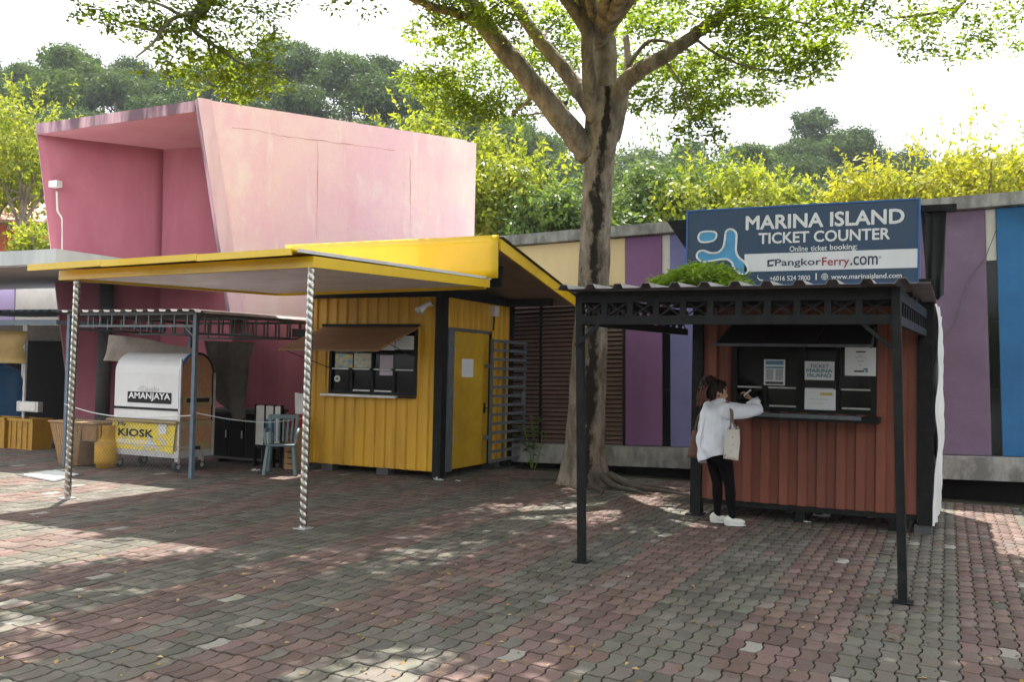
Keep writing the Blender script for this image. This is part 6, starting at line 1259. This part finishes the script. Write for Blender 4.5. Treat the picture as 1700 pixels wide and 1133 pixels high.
mid_tree('lime_tree', 'yellow green bushy tree at the far left above the tiled house', -20, 235, 33, 230, 'leaf_lime', 22, 2.0, 5000)
mid_tree('lime_shrub', 'small bright green bush beside the tiled house', 62, 372, 27, 90, 'leaf_lime', 23, .75, 1400, .15, 10)
mid_tree('lime_tree', 'tall bright green tree right behind the pink building', 735, 135, 26, 260, 'leaf_lime', 24, 2.8, 10000)
mid_tree('lime_tree', 'low bright green tree between the pink building and the trunk', 850, 235, 25, 230, 'leaf_lime', 25, 1.9, 8000)
mid_tree('lime_tree', 'small bright green tree just left of the trunk above the cream wall', 915, 290, 24, 190, 'leaf_mid', 30, 1.4, 5000)
mid_tree('green_tree', 'glossy mid green tree just right of the trunk', 1090, 225, 27, 270, 'leaf_mid', 26, 2.4, 9000)
mid_tree('lime_tree', 'light green tree left of the blue signboard', 1195, 250, 26, 230, 'leaf_lime', 27, 2.0, 8000)
mid_tree('green_tree', 'pale green tree directly above the blue signboard', 1290, 275, 27, 150, 'leaf_lime', 31, 1.7, 5000)
mid_tree('yellow_tree', 'vivid yellow tree at the right edge above the wall', 1640, 190, 25, 340, 'leaf_yellow', 28, 2.3, 9500, .15, 34, .34, .45)
mid_tree('yellow_tree', 'low spreading yellow tree right of the signboard', 1480, 268, 26, 260, 'leaf_yellow', 29, 1.2, 5500, .15, 22, .40, .45)
# trees behind the viewer, mirrored in the kiosk windows
for k, (x_, y_) in enumerate(((-7, -8), (-2.5, -9), (2.5, -9), (7.5, -8), (11, -3), (-12, -7), (0, -15))):
    base = np.array([x_, y_, 0.0]); t = thing('yard_tree', 'tree standing behind the viewer', 'tree', base, 'trees behind the viewer'); V, F = crown_arrays(3.4, 3.2, 2.6, 22, 3500, .38, 60+k); leaf_obj('crown', V*[1, 1, 1.25] + base + [0, 0, 3.6], F, 'leaf_tree', t); limb([base, base + [.1, .1, 2], base + [0, 0, 4]], .2, .12, t, 'trunk', 8)

# ------------------------------------------------------------------ wooded hill
def ridge(px): return float(np.interp(px, [-700, 0, 120, 300, 480, 620, 760, 950, 1200, 1330, 1450, 1600, 1800, 2400], [27, 30, 31.5, 30, 32.5, 31, 27, 19.5, 21.5, 24, 21.5, 20.5, 19, 18]))
def hill_h(px, d):
    s = min(1, max(0, (d-42)/(112-42))); s = s*s*(3-2*s); return ridge(px)*s
hm = MB(); rows = []
for d in (40, 50, 60, 72, 84, 96, 108, 125, 160, 230):
    row = []
    for px in range(-900, 2700, 120): p = PD(px, 614, d); row.append((p[0], p[1], (hill_h(px, d) if d < 130 else hill_h(px, 112)*(1 - (d-125)/160)) - .02))
    rows.append(row)
pm('hill_ground', (0.03, 0.045, 0.02), (0.05, 0.06, 0.03), .3, .95)
hill = hm.grid(rows).build('hill', 'hill_ground', None, smooth=True); struct(hill)
cms = []
for k in range(7):
    tall = k in (5, 6); V, F = crown_arrays(3.6 if not tall else 2.9, 3.5 if not tall else 2.8, 3.6 if not tall else 2.6, 30 if not tall else 16, 8500 if not tall else 4200, .30, 200+k, .38 if not tall else .34, .28); cms.append(fastmesh('crown', V, F, 'leaf_hill' if k % 2 else 'leaf_hill_blue'))
tm = MB().tube([(0, 0, -9), (.2, .1, -5), (0, 0, 0)], [.32, .24, .12], 7); tmesh = bpy.data.meshes.new('trunk'); tmesh.from_pydata(tm.v, [], tm.f); tmesh.materials.append(MATS['bark'])
rh = random.Random(5)
def hill_tree(px, d, s, k, label, group, lift=4.3):
    p = PD(px, 614, d); gz = hill_h(px, d); t = thing('hill_tree', label, 'tree', (p[0], p[1], gz), group)
    t.rotation_euler = (0, 0, rh.uniform(0, 6.28)); t.scale = (s, s, s*rh.uniform(.9, 1.1))
    for nm, me in (('crown', cms[k]), ('trunk', tmesh)): o = bpy.data.objects.new(nm, me); COL.objects.link(o); o.parent = t; o.location = (0, 0, lift)
    return t
for d in (54, 64, 74, 84, 93, 102, 111):
    px = -260 + rh.uniform(0, 60)
    while px < 1980:
        hill_tree(px, d + rh.uniform(-4, 4), rh.uniform(.78, 1.18)*(1.0 if d < 105 else 1.05), rh.randrange(5), 'dark green tree in the dense wood on the hillside behind', 'trees in the hillside wood')
        px += rh.uniform(4.6, 6.6)*FPX/d
for px, d, s, lab in ((1335, 108, 1.0, 'tall thin emergent tree on the hill above the signboard, left of the pair'), (1412, 110, .95, 'tall thin emergent tree on the hill above the signboard, right of the pair'), (1385, 105, .8, 'shorter thin tree on the hill between the emergent pair')):
    hill_tree(px, d, s*1.25, 5 + (px % 2), lab, 'emergent trees on the ridge', 5.6)

# ------------------------------------------------------------------ small plants and litter
wd = thing('roof_weeds', 'bright green weeds growing on the canopy roof in front of the signboard', 'plant', PY(1165, 472, 9.6))
wp = []
for k in range(170):
    x_ = 1092 + 158*rgt.beta(1.5, 1.9); hh = 33*math.sin(math.pi*min(1, max(0.02, (x_-1095)/150)))**.6; wp.append((PY(x_, 474 - rgt.random()*hh, 9.6 + rgt.uniform(-.35, .3)), .05, .06, .03, 5))
V, F = spray_leaves(wp, .065, rgt, 5); leaf_obj('leaves', V, F, 'leaf_weed', wd)
m = MB()
for k in range(26): x_ = 1105 + 130*rgt.random(); b0 = PY(x_, 478, 9.6); m.tube([b0, b0 + [rgt.uniform(-.05, .05), rgt.uniform(-.05, .05), .1], b0 + [rgt.uniform(-.08, .08), rgt.uniform(-.08, .08), .2]], .004, 4)
m.build('stems', 'leaf_weed', wd)
gp = G(885, 778); sp_ = thing('wild_sapling', 'young broad leaved plant beside the open grille', 'plant', gp)
for (x0_, y0_, x1_, y1_) in ((884, 776, 882, 690), (888, 776, 900, 715), (882, 776, 868, 705)):
    a_, b_ = PY(x0_, y0_, gp[1]), PY(x1_, y1_, gp[1]); a_[2] = 0; limb([a_, (a_+b_)/2 + [.03, 0, 0], b_], .012, .005, sp_, 'stem', 6, 'leaf_weed', .002)
k = 46; zz = rgt.random(k); c = np.array([PY(884 + rgt.normal(0, 12), 765 - 75*z, gp[1] + rgt.uniform(-.1, .1)) for z in zz]); a = rgt.random(k)*6.28
V, F = leaf_arrays(c, np.c_[np.cos(a), np.sin(a), rgt.normal(-.2, .4, k)], np.c_[rgt.normal(0, .5, k), rgt.normal(0, .5, k), np.ones(k)], rgt.uniform(.12, .22, k), rgt.uniform(.05, .09, k)); leaf_obj('leaves', V, F, 'leaf_mid', sp_)
# moss and grass blades in the joints
bl = []
while len(bl) < 900:
    i_ = int(rgt.integers(-60, 12)); x_ = X0 + i_*PW - .009; y_ = rgt.uniform(4.2, 13.2)
    if math.sin(x_*1.7+1)*math.sin(y_*1.1+.5) + (.45 if x_ > -.7 else -.25) < rgt.uniform(-.1, .6): continue
    for q_ in range(3): bl.append((x_ + rgt.normal(0, .006), y_ + rgt.normal(0, .03), -.006))
c = np.array(bl); kk = len(c); V, F = leaf_arrays(c, np.c_[rgt.normal(0, .7, kk), rgt.normal(0, .7, kk), np.ones(kk)*.6], nrmz(rgt.normal(size=(kk, 3))), rgt.uniform(.012, .026, kk), rgt.uniform(.005, .010, kk))
me = fastmesh('joint_moss', V, F, 'leaf_moss'); o = bpy.data.objects.new('joint_moss', me); COL.objects.link(o); tag(o, 'moss and tiny grass blades in the paver joints', None, None, 'stuff')
# fallen leaves
pts = []
while len(pts) < 300:
    px, py = rgt.uniform(-60, 1760), 790 + 380*rgt.random()**.85; g = G(px, py)
    if g[1] > 12.8: continue
    pts.append(g)
c = np.array(pts); c[:, 2] = .006; a = rgt.random(len(c))*6.28; l = rgt.uniform(.025, .062, len(c))
V, F = leaf_arrays(c, np.c_[np.cos(a), np.sin(a), rgt.normal(.08, .15, len(c))], np.c_[rgt.normal(0, .4, len(c)), rgt.normal(0, .4, len(c)), np.ones(len(c))], l, l*.45, .3)
me = fastmesh('leaf_litter', V, F, 'leaf_dead'); o = bpy.data.objects.new('leaf_litter', me); COL.objects.link(o); tag(o, 'small yellow and brown fallen leaves scattered over the paving', None, None, 'stuff')
def scrap(px, py, s_, lab, seed, mat='litter_white'):
    g = G(px, py); r = np.random.default_rng(seed); n_ = 6
    P_ = [[np.array([g[0] + (i/(n_-1)-.5)*s_*1.4, g[1] + (j/(n_-1)-.5)*s_, .006 + abs(r.normal(0, .18))*s_]) for j in range(n_)] for i in range(n_)]
    solo(MB().grid(P_), 'litter_scrap', mat, lab, 'litter', None, thick=.002)
scrap(1364, 859, .13, 'crumpled white plastic scrap under the red kiosk', 1); scrap(1447, 861, .06, 'tiny white paper scrap near the right end of the red kiosk', 2); scrap(728, 799, .09, 'grey plastic scrap by the corner post of the yellow kiosk', 3, 'banner_white'); scrap(424, 783, .08, 'small white scrap on the ground right of the shed post', 4); scrap(760, 800, .05, 'tiny white scrap below the yellow door', 5); scrap(1340, 869, .05, 'tiny white scrap in front of the red kiosk', 6)

# ------------------------------------------------------------------ humid air
hz = B(-260, 160, -30, 260, -1.2, 62).build('haze', None); hz['kind'] = 'stuff'; hz['label'] = 'thin humid haze over the hillside'
hmv = bpy.data.materials.new('haze_air'); hmv.use_nodes = True; N = hmv.node_tree.nodes; N.clear()
pv = N.new('ShaderNodeVolumePrincipled'); pv.inputs['Color'].default_value = (0.86, 0.92, 1.0, 1); pv.inputs['Density'].default_value = 0.0004
om = N.new('ShaderNodeOutputMaterial'); hmv.node_tree.links.new(pv.outputs[0], om.inputs['Volume']); hz.data.materials.append(hmv)
